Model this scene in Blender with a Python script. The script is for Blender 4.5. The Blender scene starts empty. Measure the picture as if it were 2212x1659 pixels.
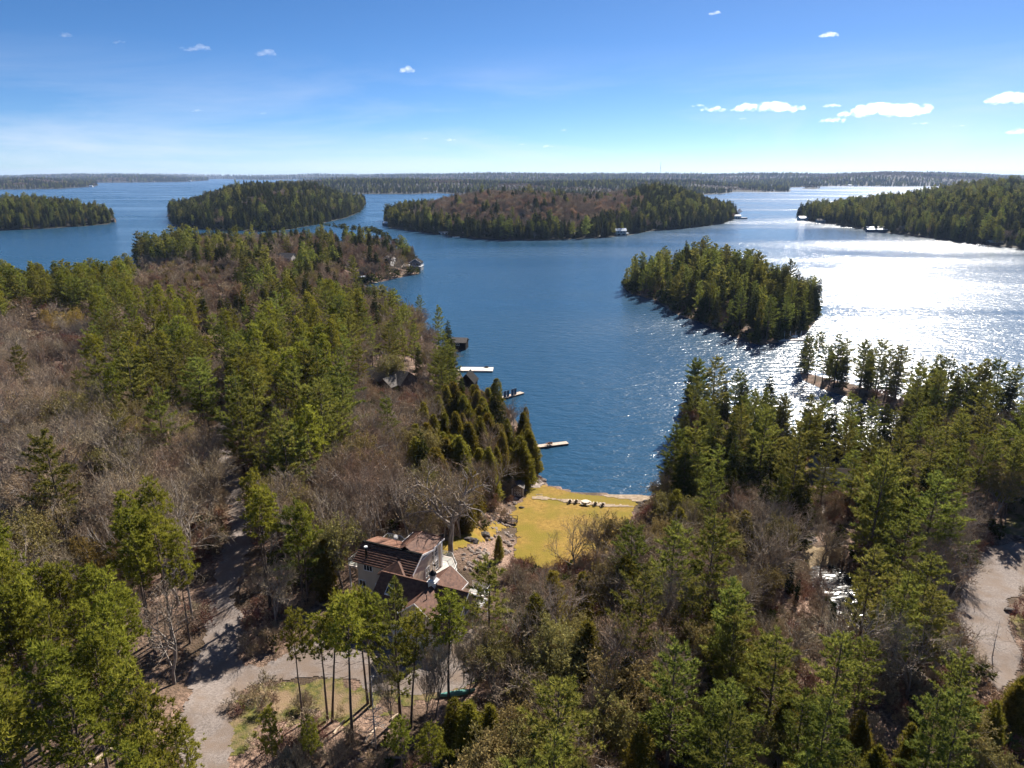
import bpy, math, random
import numpy as np
R = math.radians
sc = bpy.context.scene
rng = np.random.default_rng(11)
random.seed(5)

# ------------------------------------------------------------------ camera, sky, sun, exposure
H = 72.0; PITCH = R(16.42)
cd = bpy.data.cameras.new('camera'); cam = bpy.data.objects.new('camera', cd); sc.collection.objects.link(cam)
cam.location = (0, 0, H); cam.rotation_euler = (R(90) - PITCH, 0, 0)
cd.sensor_fit = 'HORIZONTAL'; cd.sensor_width = 36; cd.lens = 36 * 1536 / 2212
cd.clip_start = 0.5; cd.clip_end = 90000
sc.camera = cam

SUN_AZ, SUN_EL = R(31), R(37)
w = bpy.data.worlds.new('World'); sc.world = w; w.use_nodes = True
wn = w.node_tree; wn.nodes.clear()
def WN(t, **k):
    n = wn.nodes.new(t)
    for a, b in k.items(): setattr(n, a, b)
    return n
sky = WN('ShaderNodeTexSky', sky_type='NISHITA', sun_disc=False, sun_elevation=SUN_EL, sun_rotation=SUN_AZ,
         altitude=2500, air_density=0.7, dust_density=0.9, ozone_density=5.0)
hs = WN('ShaderNodeHueSaturation'); hs.inputs['Saturation'].default_value = 1.14; hs.inputs['Value'].default_value = 1.0
wn.links.new(sky.outputs[0], hs.inputs['Color'])
# thin cirrus, the same all round the sky
tc = WN('ShaderNodeTexCoord'); mp = WN('ShaderNodeMapping'); mp.inputs['Scale'].default_value = (1.3, 1.3, 9)
mp.inputs['Rotation'].default_value = (R(4), R(3), R(20)); mp.inputs['Location'].default_value = (3.1, 0.4, 1.7)
nz = WN('ShaderNodeTexNoise'); nz.inputs['Scale'].default_value = 1.5; nz.inputs['Detail'].default_value = 7; nz.inputs['Roughness'].default_value = 0.62; nz.inputs['Distortion'].default_value = 0.6
cr = WN('ShaderNodeValToRGB'); cr.color_ramp.elements[0].position = 0.46; cr.color_ramp.elements[1].position = 0.82
cr.color_ramp.elements[0].color = (0, 0, 0, 1); cr.color_ramp.elements[1].color = (0.6, 0.6, 0.6, 1)
sep = WN('ShaderNodeSeparateXYZ')
mr = WN('ShaderNodeMapRange'); mr.inputs['From Min'].default_value = 0.02; mr.inputs['From Max'].default_value = 0.16; mr.inputs['To Min'].default_value = 1; mr.inputs['To Max'].default_value = 0
mu = WN('ShaderNodeMath', operation='MULTIPLY'); mx = WN('ShaderNodeMixRGB'); mx.inputs['Color2'].default_value = (8.2, 8.4, 9.2, 1)
bg = WN('ShaderNodeBackground'); bg.inputs['Strength'].default_value = 0.056
wo = WN('ShaderNodeOutputWorld')
L = wn.links.new
L(tc.outputs['Generated'], mp.inputs['Vector']); L(mp.outputs[0], nz.inputs['Vector']); L(nz.outputs['Fac'], cr.inputs[0])
L(tc.outputs['Generated'], sep.inputs[0]); L(sep.outputs['Z'], mr.inputs['Value'])
L(cr.outputs[0], mu.inputs[0]); L(mr.outputs[0], mu.inputs[1]); L(mu.outputs[0], mx.inputs['Fac'])
L(hs.outputs[0], mx.inputs['Color1']); L(mx.outputs[0], bg.inputs['Color']); L(bg.outputs[0], wo.inputs['Surface'])

sl = bpy.data.lights.new('sun', 'SUN'); sl.energy = 5.0; sl.angle = R(0.53); sl.color = (1.0, 0.93, 0.83)
so = bpy.data.objects.new('sun', sl); sc.collection.objects.link(so)
so.rotation_euler = (R(90) - SUN_EL, 0, math.pi - SUN_AZ); so.location = (200, 300, 400)

sc.view_settings.view_transform = 'Standard'; sc.view_settings.look = 'None'
sc.view_settings.exposure = 1.14; sc.view_settings.gamma = 1.0
cy = sc.cycles
cy.use_denoising = True; cy.denoising_input_passes = 'RGB_ALBEDO_NORMAL'; cy.denoising_prefilter = 'ACCURATE'; cy.use_adaptive_sampling = True; cy.adaptive_threshold = 0.02; cy.max_bounces = 8; cy.diffuse_bounces = 2; cy.glossy_bounces = 2; cy.transmission_bounces = 3
cy.volume_bounces = 5; cy.transparent_max_bounces = 6; cy.caustics_reflective = False; cy.caustics_refractive = False
cy.sample_clamp_indirect = 4; cy.volume_step_rate = 1.5

# ------------------------------------------------------------------ picture <-> place
F_, CX, CY = 1536.0, 1106.0, 829.5
CP, SP = math.cos(PITCH), math.sin(PITCH)
def ray(x, y):
    a = (x - CX) / F_; b = -(y - CY) / F_
    return a, CP + b * SP, -SP + b * CP
def at(x, y, z=0.0):
    d = ray(x, y); t = (z - H) / d[2]
    return d[0] * t, d[1] * t
def proj(X, Y, Z):
    Z = Z - H; f = Y * CP - Z * SP; u = Y * SP + Z * CP
    return CX + F_ * X / f, CY - F_ * u / f, f

# ------------------------------------------------------------------ materials
MATS = {}
def new_mat(name):
    m = bpy.data.materials.new(name); m.use_nodes = True; m.node_tree.nodes.clear(); MATS[name] = m
    return m, m.node_tree
def N(nt, t, **k):
    n = nt.nodes.new(t)
    for a, b in k.items(): setattr(n, a, b)
    return n
def c4(c): return (c[0], c[1], c[2], 1)
def pmat(name, c1, c2, scale=1.0, rough=0.8, bump=0.0, bscale=None, detail=6, lo=0.35, hi=0.65, metal=0.0, stretch=(1, 1, 1), c3=None, s3=0.1, spec=0.3):
    m, nt = new_mat(name); l = nt.links.new
    t = N(nt, 'ShaderNodeTexCoord'); mp = N(nt, 'ShaderNodeMapping'); mp.inputs['Scale'].default_value = stretch
    l(t.outputs['Object'], mp.inputs[0])
    n = N(nt, 'ShaderNodeTexNoise'); n.inputs['Scale'].default_value = scale; n.inputs['Detail'].default_value = detail; n.inputs['Roughness'].default_value = 0.62
    l(mp.outputs[0], n.inputs['Vector'])
    r = N(nt, 'ShaderNodeValToRGB'); r.color_ramp.elements[0].position = lo; r.color_ramp.elements[1].position = hi
    r.color_ramp.elements[0].color = c4(c1); r.color_ramp.elements[1].color = c4(c2); l(n.outputs['Fac'], r.inputs[0])
    col = r.outputs[0]
    if c3 is not None:
        n3 = N(nt, 'ShaderNodeTexNoise'); n3.inputs['Scale'].default_value = s3; n3.inputs['Detail'].default_value = 4
        l(mp.outputs[0], n3.inputs['Vector'])
        r3 = N(nt, 'ShaderNodeValToRGB'); r3.color_ramp.elements[0].position = 0.42; r3.color_ramp.elements[1].position = 0.62
        l(n3.outputs['Fac'], r3.inputs[0])
        mx = N(nt, 'ShaderNodeMixRGB'); mx.inputs['Color2'].default_value = c4(c3); l(r3.outputs[0], mx.inputs['Fac']); l(col, mx.inputs['Color1']); col = mx.outputs[0]
    p = N(nt, 'ShaderNodeBsdfPrincipled'); p.inputs['Roughness'].default_value = rough; p.inputs['Metallic'].default_value = metal; p.inputs['Specular IOR Level'].default_value = spec
    l(col, p.inputs['Base Color'])
    if bump:
        nb = N(nt, 'ShaderNodeTexNoise'); nb.inputs['Scale'].default_value = bscale or scale * 3; nb.inputs['Detail'].default_value = 4
        l(mp.outputs[0], nb.inputs['Vector'])
        b = N(nt, 'ShaderNodeBump'); b.inputs['Distance'].default_value = bump; l(nb.outputs['Fac'], b.inputs['Height']); l(b.outputs[0], p.inputs['Normal'])
    o = N(nt, 'ShaderNodeOutputMaterial'); l(p.outputs[0], o.inputs['Surface'])
    return m
def fmat(name, c1, c2, trans=0.35, hue=0.03, val=0.35):
    """leaf material: colour between c1 and c2 by leaf clump, shifted a little from tree to tree"""
    m, nt = new_mat(name); l = nt.links.new
    a = N(nt, 'ShaderNodeAttribute', attribute_name='v')
    mx = N(nt, 'ShaderNodeMixRGB'); mx.inputs['Color1'].default_value = c4(c1); mx.inputs['Color2'].default_value = c4(c2); l(a.outputs['Fac'], mx.inputs['Fac'])
    oi = N(nt, 'ShaderNodeObjectInfo')
    h = N(nt, 'ShaderNodeHueSaturation')
    m1 = N(nt, 'ShaderNodeMapRange'); m1.inputs['To Min'].default_value = 0.5 - hue; m1.inputs['To Max'].default_value = 0.5 + hue; l(oi.outputs['Random'], m1.inputs['Value'])
    f = N(nt, 'ShaderNodeMath', operation='FRACT'); g = N(nt, 'ShaderNodeMath', operation='MULTIPLY'); g.inputs[1].default_value = 7.31; l(oi.outputs['Random'], g.inputs[0]); l(g.outputs[0], f.inputs[0])
    m2 = N(nt, 'ShaderNodeMapRange'); m2.inputs['To Min'].default_value = 1 - val; m2.inputs['To Max'].default_value = 1 + val; l(f.outputs[0], m2.inputs['Value'])
    l(m1.outputs[0], h.inputs['Hue']); l(m2.outputs[0], h.inputs['Value']); l(mx.outputs[0], h.inputs['Color'])
    d = N(nt, 'ShaderNodeBsdfDiffuse'); t = N(nt, 'ShaderNodeBsdfTranslucent'); l(h.outputs[0], d.inputs[0]); l(h.outputs[0], t.inputs[0])
    s = N(nt, 'ShaderNodeMixShader'); s.inputs[0].default_value = trans; l(d.outputs[0], s.inputs[1]); l(t.outputs[0], s.inputs[2])
    o = N(nt, 'ShaderNodeOutputMaterial'); l(s.outputs[0], o.inputs['Surface'])
    return m

pmat('litter', (0.10, 0.062, 0.042), (0.34, 0.225, 0.165), 2.2, 0.95, 0.25, 3.0, detail=9, lo=0.36, hi=0.62, c3=(0.075, 0.05, 0.03), s3=0.12)
pmat('far_ground', (0.018, 0.020, 0.010), (0.045, 0.036, 0.024), 0.05, 0.95, detail=8)
pmat('lawn', (0.165, 0.095, 0.008), (0.36, 0.225, 0.046), 1.3, 0.95, 0.12, 5, detail=14, c3=(0.19, 0.142, 0.009), s3=0.13, lo=.3, hi=.7)
pmat('lawn_green', (0.045, 0.058, 0.010), (0.17, 0.145, 0.035), 1.4, 0.95, 0.12, 5, detail=14, c3=(0.21, 0.145, 0.085), s3=0.38)
pmat('sand', (0.20, 0.145, 0.09), (0.40, 0.31, 0.22), 1.2, 0.95, 0.05, 6, detail=9)
pmat('gravel', (0.15, 0.125, 0.11), (0.27, 0.228, 0.205), 3.5, 0.95, 0.06, 9, detail=10, c3=(0.185, 0.14, 0.11), s3=0.3)
pmat('rock', (0.14, 0.115, 0.10), (0.42, 0.34, 0.29), 1.4, 0.9, 0.12, 4, detail=8)
pmat('dark_rock', (0.035, 0.03, 0.028), (0.13, 0.11, 0.10), 2.0, 0.9, 0.1, 5)
pmat('reeds', (0.28, 0.2, 0.11), (0.48, 0.37, 0.23), 3, 0.95, 0.2, 5, detail=9)
pmat('roof_tile', (0.078, 0.034, 0.022), (0.18, 0.088, 0.056), 1.6, 0.75, 0.03, 8, detail=9, stretch=(1, 1, 2))
pmat('roof_red', (0.16, 0.075, 0.045), (0.26, 0.13, 0.085), 1.5, 0.8, 0.02, 8, detail=8)
pmat('roof_dark', (0.010, 0.009, 0.008), (0.026, 0.022, 0.02), 2, 0.9, 0.02, 8, spec=0.08)
pmat('roof_grey', (0.08, 0.07, 0.062), (0.16, 0.14, 0.125), 2, 0.85, 0.02, 8)
pmat('roof_blue', (0.42, 0.50, 0.60), (0.55, 0.62, 0.70), 2, 0.45)
pmat('wall_beige', (0.50, 0.40, 0.30), (0.58, 0.475, 0.365), 0.8, 0.9, 0.01, 12, stretch=(1, 1, 0.2))
pmat('wall_white', (0.66, 0.66, 0.65), (0.78, 0.78, 0.76), 1.2, 0.8)
pmat('wall_grey', (0.36, 0.345, 0.33), (0.46, 0.44, 0.42), 1.2, 0.85)
pmat('wall_blue', (0.055, 0.085, 0.12), (0.09, 0.125, 0.165), 1.2, 0.8)
pmat('wall_black', (0.006, 0.0055, 0.0055), (0.014, 0.012, 0.011), 1.5, 0.85, spec=0.1)
pmat('wall_brown', (0.07, 0.048, 0.035), (0.12, 0.085, 0.062), 1.5, 0.85)
pmat('shed_wall', (0.20, 0.17, 0.165), (0.27, 0.23, 0.22), 2, 0.9)
pmat('trim', (0.74, 0.73, 0.71), (0.82, 0.81, 0.79), 2, 0.6)
pmat('plank', (0.40, 0.31, 0.24), (0.62, 0.51, 0.42), 1.2, 0.85, 0.01, 6, stretch=(6, 1, 1))
pmat('plank_grey', (0.34, 0.31, 0.29), (0.50, 0.46, 0.43), 1.5, 0.85, 0.01, 6)
pmat('plank_pale', (0.58, 0.50, 0.44), (0.74, 0.66, 0.60), 1.0, 0.8)
pmat('wood_dark', (0.035, 0.022, 0.016), (0.09, 0.058, 0.04), 3, 0.8)
pmat('wood_orange', (0.24, 0.10, 0.04), (0.36, 0.17, 0.075), 3, 0.8)
pmat('wood_pale', (0.55, 0.47, 0.36), (0.68, 0.60, 0.48), 3, 0.8)
pmat('log', (0.40, 0.30, 0.21), (0.60, 0.48, 0.36), 3, 0.9)
pmat('black_metal', (0.012, 0.012, 0.013), (0.02, 0.02, 0.021), 4, 0.4, metal=0.6)
pmat('grey_metal', (0.3, 0.3, 0.31), (0.4, 0.4, 0.41), 4, 0.35, metal=0.7)
pmat('canoe', (0.10, 0.27, 0.23), (0.14, 0.33, 0.28), 2, 0.35)
pmat('bark_pine', (0.075, 0.055, 0.043), (0.17, 0.125, 0.10), 3, 0.95, 0.05, 6, stretch=(1, 1, 0.25))
pmat('bark_grey', (0.13, 0.11, 0.095), (0.34, 0.295, 0.26), 3, 0.95, 0.05, 6, stretch=(1, 1, 0.25))
pmat('bark_pale', (0.34, 0.30, 0.27), (0.52, 0.48, 0.44), 3, 0.9, 0.02, 6, stretch=(1, 1, 0.4))
fmat('twig_grey', (0.235, 0.180, 0.120), (0.50, 0.405, 0.290), 0.0, 0.015, 0.28)
fmat('twig_brown', (0.24, 0.168, 0.10), (0.49, 0.36, 0.235), 0.0, 0.02, 0.28)
fmat('twig_red', (0.16, 0.075, 0.055), (0.25, 0.13, 0.10), 0.15, 0.015, 0.2)
fmat('bud_olive', (0.15, 0.12, 0.05), (0.34, 0.285, 0.105), 0.25, 0.02, 0.25)
fmat('bud_yellow', (0.22, 0.155, 0.04), (0.36, 0.27, 0.09), 0.35, 0.012, 0.2)
fmat('bud_tan', (0.23, 0.145, 0.085), (0.36, 0.245, 0.16), 0.3, 0.012, 0.2)
fmat('needle_red_pine', (0.12, 0.13, 0.015), (0.37, 0.355, 0.055), 0.45, 0.018, 0.25)
fmat('needle_white_pine', (0.085, 0.10, 0.020), (0.335, 0.325, 0.068), 0.45, 0.025, 0.32)
fmat('needle_hemlock', (0.036, 0.045, 0.012), (0.135, 0.135, 0.034), 0.3, 0.02, 0.3)
fmat('needle_cedar', (0.105, 0.094, 0.015), (0.29, 0.24, 0.042), 0.5, 0.02, 0.25)
fmat('needle_spruce', (0.010, 0.020, 0.009), (0.026, 0.042, 0.018), 0.2, 0.01, 0.15)

m, nt = new_mat('glass'); l = nt.links.new
p = N(nt, 'ShaderNodeBsdfPrincipled'); p.inputs['Base Color'].default_value = (0.02, 0.025, 0.03, 1); p.inputs['Roughness'].default_value = 0.05
o = N(nt, 'ShaderNodeOutputMaterial'); l(p.outputs[0], o.inputs[0])
m, nt = new_mat('clear_glass'); l = nt.links.new
g = N(nt, 'ShaderNodeBsdfGlossy'); g.inputs['Roughness'].default_value = 0.05; t = N(nt, 'ShaderNodeBsdfTransparent'); t.inputs[0].default_value = (0.85, 0.9, 0.9, 1)
s = N(nt, 'ShaderNodeMixShader'); s.inputs[0].default_value = 0.12; l(t.outputs[0], s.inputs[1]); l(g.outputs[0], s.inputs[2])
o = N(nt, 'ShaderNodeOutputMaterial'); l(s.outputs[0], o.inputs[0])

def water_mat(name, body, wave, r0, r1):
    m, nt = new_mat(name); l = nt.links.new
    t = N(nt, 'ShaderNodeTexCoord')
    def noise(scale, st, rot, detail, rough=0.55, dist=0.0):
        mp = N(nt, 'ShaderNodeMapping'); mp.inputs['Scale'].default_value = st; mp.inputs['Rotation'].default_value = (0, 0, rot); l(t.outputs['Object'], mp.inputs[0])
        n = N(nt, 'ShaderNodeTexNoise'); n.inputs['Scale'].default_value = scale; n.inputs['Detail'].default_value = detail; n.inputs['Roughness'].default_value = rough; n.inputs['Distortion'].default_value = dist
        l(mp.outputs[0], n.inputs['Vector']); return n.outputs['Fac']
    a = noise(0.34, (0.42, 1, 1), R(8), 3, 0.6, 0.3)
    b = noise(1.3, (0.6, 1, 1), R(-14), 2)
    ad = N(nt, 'ShaderNodeMath', operation='MULTIPLY_ADD'); ad.inputs[1].default_value = 0.26; l(b, ad.inputs[0]); l(a, ad.inputs[2])
    gust = noise(0.006, (0.35, 1, 1), R(10), 5, 0.6, 0.5)
    gr = N(nt, 'ShaderNodeMapRange'); gr.inputs['From Min'].default_value = 0.36; gr.inputs['From Max'].default_value = 0.64; gr.inputs['To Min'].default_value = r0; gr.inputs['To Max'].default_value = r1; l(gust, gr.inputs['Value'])
    gs = N(nt, 'ShaderNodeMapRange'); gs.inputs['From Min'].default_value = 0.36; gs.inputs['From Max'].default_value = 0.64; gs.inputs['To Min'].default_value = 0.42; gs.inputs['To Max'].default_value = 1.0; l(gust, gs.inputs['Value'])
    bp = N(nt, 'ShaderNodeBump'); bp.inputs['Distance'].default_value = wave; l(ad.outputs[0], bp.inputs['Height']); l(gs.outputs[0], bp.inputs['Strength'])
    p = N(nt, 'ShaderNodeBsdfPrincipled'); p.inputs['Base Color'].default_value = c4(body); p.inputs['IOR'].default_value = 1.30
    l(gr.outputs[0], p.inputs['Roughness']); l(bp.outputs[0], p.inputs['Normal'])
    o = N(nt, 'ShaderNodeOutputMaterial'); l(p.outputs[0], o.inputs[0])
    return m
water_mat('water', (0.018, 0.064, 0.120), 0.9, 0.16, 0.29)
water_mat('pond_water', (0.012, 0.012, 0.010), 0.15, 0.10, 0.16)

m, nt = new_mat('cloud'); l = nt.links.new
v = N(nt, 'ShaderNodeVolumePrincipled'); v.inputs['Color'].default_value = (1, 1, 1, 1); v.inputs['Anisotropy'].default_value = 0.5
t = N(nt, 'ShaderNodeTexCoord'); n = N(nt, 'ShaderNodeTexNoise'); n.inputs['Scale'].default_value = 0.013; n.inputs['Detail'].default_value = 4; n.inputs['Roughness'].default_value = 0.6; l(t.outputs['Object'], n.inputs['Vector'])
r = N(nt, 'ShaderNodeMapRange'); r.inputs['From Min'].default_value = 0.44; r.inputs['From Max'].default_value = 0.60; r.inputs['To Max'].default_value = 0.0055; l(n.outputs['Fac'], r.inputs['Value']); l(r.outputs[0], v.inputs['Density'])
o = N(nt, 'ShaderNodeOutputMaterial'); l(v.outputs[0], o.inputs['Volume'])
m, nt = new_mat('thin_cloud'); l = nt.links.new
v = N(nt, 'ShaderNodeVolumePrincipled'); v.inputs['Color'].default_value = (1, 1, 1, 1); v.inputs['Anisotropy'].default_value = 0.5
t = N(nt, 'ShaderNodeTexCoord'); n = N(nt, 'ShaderNodeTexNoise'); n.inputs['Scale'].default_value = 0.013; n.inputs['Detail'].default_value = 4; n.inputs['Roughness'].default_value = 0.6; l(t.outputs['Object'], n.inputs['Vector'])
r = N(nt, 'ShaderNodeMapRange'); r.inputs['From Min'].default_value = 0.44; r.inputs['From Max'].default_value = 0.60; r.inputs['To Max'].default_value = 0.0022; l(n.outputs['Fac'], r.inputs['Value']); l(r.outputs[0], v.inputs['Density'])
o = N(nt, 'ShaderNodeOutputMaterial'); l(v.outputs[0], o.inputs['Volume'])
m, nt = new_mat('haze'); l = nt.links.new
v = N(nt, 'ShaderNodeVolumePrincipled'); v.inputs['Color'].default_value = (0.48, 0.66, 1.0, 1); v.inputs['Density'].default_value = 0.000030; v.inputs['Anisotropy'].default_value = 0.2
o = N(nt, 'ShaderNodeOutputMaterial'); l(v.outputs[0], o.inputs['Volume'])

# ------------------------------------------------------------------ object helpers
COL = sc.collection.objects
def tag(o, label=None, cat=None, group=None, kind=None):
    if label: o['label'] = label
    if cat: o['category'] = cat
    if group: o['group'] = group
    if kind: o['kind'] = kind
    return o
def make_mesh(name, verts, faces, mats, midx=None, v=None, smooth=False):
    """fast mesh from numpy; faces: list of (n,k) index arrays"""
    me = bpy.data.meshes.new(name)
    verts = np.asarray(verts, np.float32).reshape(-1, 3)
    if not isinstance(faces, list) or (faces and not isinstance(faces[0], np.ndarray)):
        me.from_pydata(verts.tolist(), [], faces)
    else:
        faces = [f for f in faces if len(f)]
        me.vertices.add(len(verts)); me.vertices.foreach_set('co', verts.ravel())
        tot = np.concatenate([np.full(len(f), f.shape[1], np.int32) for f in faces])
        li = np.concatenate([f.ravel() for f in faces]).astype(np.int32)
        st = np.concatenate([[0], np.cumsum(tot)[:-1]]).astype(np.int32)
        me.loops.add(len(li)); me.loops.foreach_set('vertex_index', li)
        me.polygons.add(len(tot)); me.polygons.foreach_set('loop_start', st); me.polygons.foreach_set('loop_total', tot)
    for q in (mats if isinstance(mats, (list, tuple)) else [mats]): me.materials.append(MATS[q])
    if midx is not None: me.polygons.foreach_set('material_index', np.asarray(midx, np.int32))
    if v is not None:
        at_ = me.attributes.new('v', 'FLOAT', 'FACE'); at_.data.foreach_set('value', np.asarray(v, np.float32))
    if smooth: me.polygons.foreach_set('use_smooth', np.ones(len(me.polygons), bool))
    me.update(calc_edges=True)
    return me
def link(name, data, parent=None, loc=None, rz=0):
    o = bpy.data.objects.new(name, data); COL.link(o)
    if parent: o.parent = parent
    if loc is not None: o.location = loc
    if rz: o.rotation_euler = (0, 0, rz)
    return o
def thing(name, label, cat, loc, rz=0, group=None):
    return tag(link(name, None, None, loc, rz), label, cat, group)
BF = [(0, 3, 2, 1), (4, 5, 6, 7), (0, 1, 5, 4), (1, 2, 6, 5), (2, 3, 7, 6), (3, 0, 4, 7)]
def bv(x0, x1, y0, y1, z0, z1):
    return [(x0, y0, z0), (x1, y0, z0), (x1, y1, z0), (x0, y1, z0), (x0, y0, z1), (x1, y0, z1), (x1, y1, z1), (x0, y1, z1)]
class B:
    """collects boxes, prisms and bars into one mesh"""
    def __init__(s): s.v = []; s.f = []
    def add(s, vs, fs):
        k = len(s.v); s.v += [tuple(q) for q in vs]; s.f += [tuple(i + k for i in f) for f in fs]; return s
    def box(s, x0, x1, y0, y1, z0, z1): return s.add(bv(x0, x1, y0, y1, z0, z1), BF)
    def slab(s, poly, t=0.15):
        n = len(poly); vs = list(poly) + [(p[0], p[1], p[2] - t) for p in poly]
        fs = [tuple(range(n)), tuple(range(2 * n - 1, n - 1, -1))] + [(i, n + i, n + (i + 1) % n, (i + 1) % n) for i in range(n)]
        return s.add(vs, fs)
    def prism(s, poly, a, b):       # poly in (p,z), extruded along q from a to b; p->y, q->x
        n = len(poly); vs = [(a, p, z) for p, z in poly] + [(b, p, z) for p, z in poly]
        fs = [tuple(range(n)), tuple(range(2 * n - 1, n - 1, -1))] + [(i, (i + 1) % n, n + (i + 1) % n, n + i) for i in range(n)]
        return s.add(vs, fs)
    def prism_y(s, poly, a, b):     # poly in (x,z), extruded along y
        n = len(poly); vs = [(p, a, z) for p, z in poly] + [(p, b, z) for p, z in poly]
        fs = [tuple(range(n)), tuple(range(2 * n - 1, n - 1, -1))] + [(i, (i + 1) % n, n + (i + 1) % n, n + i) for i in range(n)]
        return s.add(vs, fs)
    def bar(s, p, q, r, n=4):
        vs, fs = tube([p, q], [r, r], n); return s.add(vs, fs)
    def obj(s, name, mat, parent=None, loc=None, rz=0):
        return link(name, make_mesh(name, s.v, s.f, mat), parent, loc, rz)
def tube(pts, rad, n=5, cap=True):
    pts = np.asarray(pts, float); vs = []; fs = []
    for i, p in enumerate(pts):
        d = pts[min(i + 1, len(pts) - 1)] - pts[max(i - 1, 0)]; d = d / (np.linalg.norm(d) + 1e-9)
        a = np.cross(d, (0, 0, 1) if abs(d[2]) < 0.9 else (1, 0, 0)); a /= np.linalg.norm(a); b = np.cross(d, a)
        for k in range(n):
            t = 2 * math.pi * k / n; vs.append(p + rad[i] * (a * math.cos(t) + b * math.sin(t)))
    for i in range(len(pts) - 1):
        for k in range(n): fs.append((i * n + k, i * n + (k + 1) % n, (i + 1) * n + (k + 1) % n, (i + 1) * n + k))
    if cap: fs.append(tuple(range(n - 1, -1, -1))); fs.append(tuple(range((len(pts) - 1) * n, len(pts) * n)))
    return vs, fs
def ss(a): a = np.clip(a, 0, 1); return a * a * (3 - 2 * a)

# ------------------------------------------------------------------ shorelines
def inside(poly, x, y):
    x = np.asarray(x, float); y = np.asarray(y, float); r = np.zeros(x.shape, bool); n = len(poly)
    for i in range(n):
        (x0, y0), (x1, y1) = poly[i], poly[(i + 1) % n]
        c = (y0 > y) != (y1 > y)
        with np.errstate(divide='ignore', invalid='ignore'): xi = (x1 - x0) * (y - y0) / (y1 - y0 + 1e-12) + x0
        r ^= c & (x < xi)
    return r
def sdist(poly, x, y):
    x = np.asarray(x, float); y = np.asarray(y, float); d = np.full(x.shape, 1e18); n = len(poly)
    for i in range(n):
        (x0, y0), (x1, y1) = poly[i], poly[(i + 1) % n]
        ex, ey = x1 - x0, y1 - y0; t = np.clip(((x - x0) * ex + (y - y0) * ey) / (ex * ex + ey * ey + 1e-12), 0, 1)
        d = np.minimum(d, (x - x0 - t * ex) ** 2 + (y - y0 - t * ey) ** 2)
    d = np.sqrt(d); return np.where(inside(poly, x, y), d, -d)
def vnoise(x, y, s, seed=0):
    """smooth value noise, -1..1"""
    g = np.random.default_rng(seed).uniform(-1, 1, (256, 256)); x = np.asarray(x) / s + 1000; y = np.asarray(y) / s + 1000
    i = np.floor(x).astype(int); j = np.floor(y).astype(int); u = ss(x - i); v_ = ss(y - j)
    G = lambda a, b: g[a % 256, b % 256]
    return (G(i, j) * (1 - u) + G(i + 1, j) * u) * (1 - v_) + (G(i, j + 1) * (1 - u) + G(i + 1, j + 1) * u) * v_
def V(pts): return [at(*p) for p in pts]
MAIN = [(-800, 330)] + V([(0, 668), (120, 664), (225, 650), (285, 610), (303, 578), (289, 545), (300, 528), (345, 515), (420, 520), (520, 512), (600, 505), (700, 507), (800, 520),
        (870, 540), (905, 572), (905, 592), (860, 600), (835, 606), (805, 612), (775, 616), (790, 640), (845, 680), (890, 715), (935, 740), (962, 757), (975, 772), (985, 795), (1000, 815),
        (1035, 840), (1080, 866), (1115, 908), (1138, 945), (1150, 975), (1151, 995), (1157, 1020), (1172, 1036), (1176, 1046), (1217, 1059), (1266, 1068), (1315, 1070), (1389, 1071),
        (1412, 1075), (1440, 1060), (1460, 1020), (1464, 965), (1472, 925), (1500, 908), (1560, 905), (1640, 925), (1715, 968), (1760, 978), (1850, 985), (1925, 965), (1948, 915), (1940, 890),
        (1850, 862), (1780, 842), (1735, 822), (1728, 802), (1770, 813), (1850, 832), (1930, 858), (1990, 882), (2060, 905), (2140, 930), (2212, 940)]) + [(400, 175), (450, -120), (-800, -120)]
ISLE = V([(1345, 619), (1360, 633), (1419, 650), (1459, 678), (1508, 695), (1557, 716), (1606, 736), (1642, 746), (1684, 739), (1738, 722), (1765, 690), (1764, 664), (1700, 640), (1620, 604), (1530, 592), (1440, 594), (1380, 603)])
FOREST_ISLES = {
  'left': (V([(248, 478), (235, 484), (180, 489), (100, 494), (0, 498), (-80, 500), (-110, 470), (0, 463), (120, 461), (220, 467)]), 13, 90),
  'second': (V([(366, 470), (372, 484), (400, 492), (470, 497), (560, 500), (620, 497), (690, 484), (750, 470), (778, 458), (790, 441), (775, 436), (700, 434), (560, 436), (430, 445), (372, 458)]), 27, 130),
  'central': (V([(828, 478), (840, 492), (900, 500), (950, 507), (1020, 515), (1100, 519), (1200, 518), (1300, 514), (1360, 508), (1400, 500), (1480, 494), (1560, 484), (1592, 472), (1580, 458), (1540, 448), (1450, 440), (1350, 441), (1200, 445), (1050, 450), (930, 455), (860, 462)]), 30, 170),
  'right': (V([(1720, 468), (1740, 476), (1800, 484), (1850, 493), (1900, 501), (2000, 513), (2100, 526), (2212, 538), (2350, 552), (2420, 480), (2300, 438), (2200, 430), (2000, 442), (1850, 452), (1760, 458)]), 26, 150),
}
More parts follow.
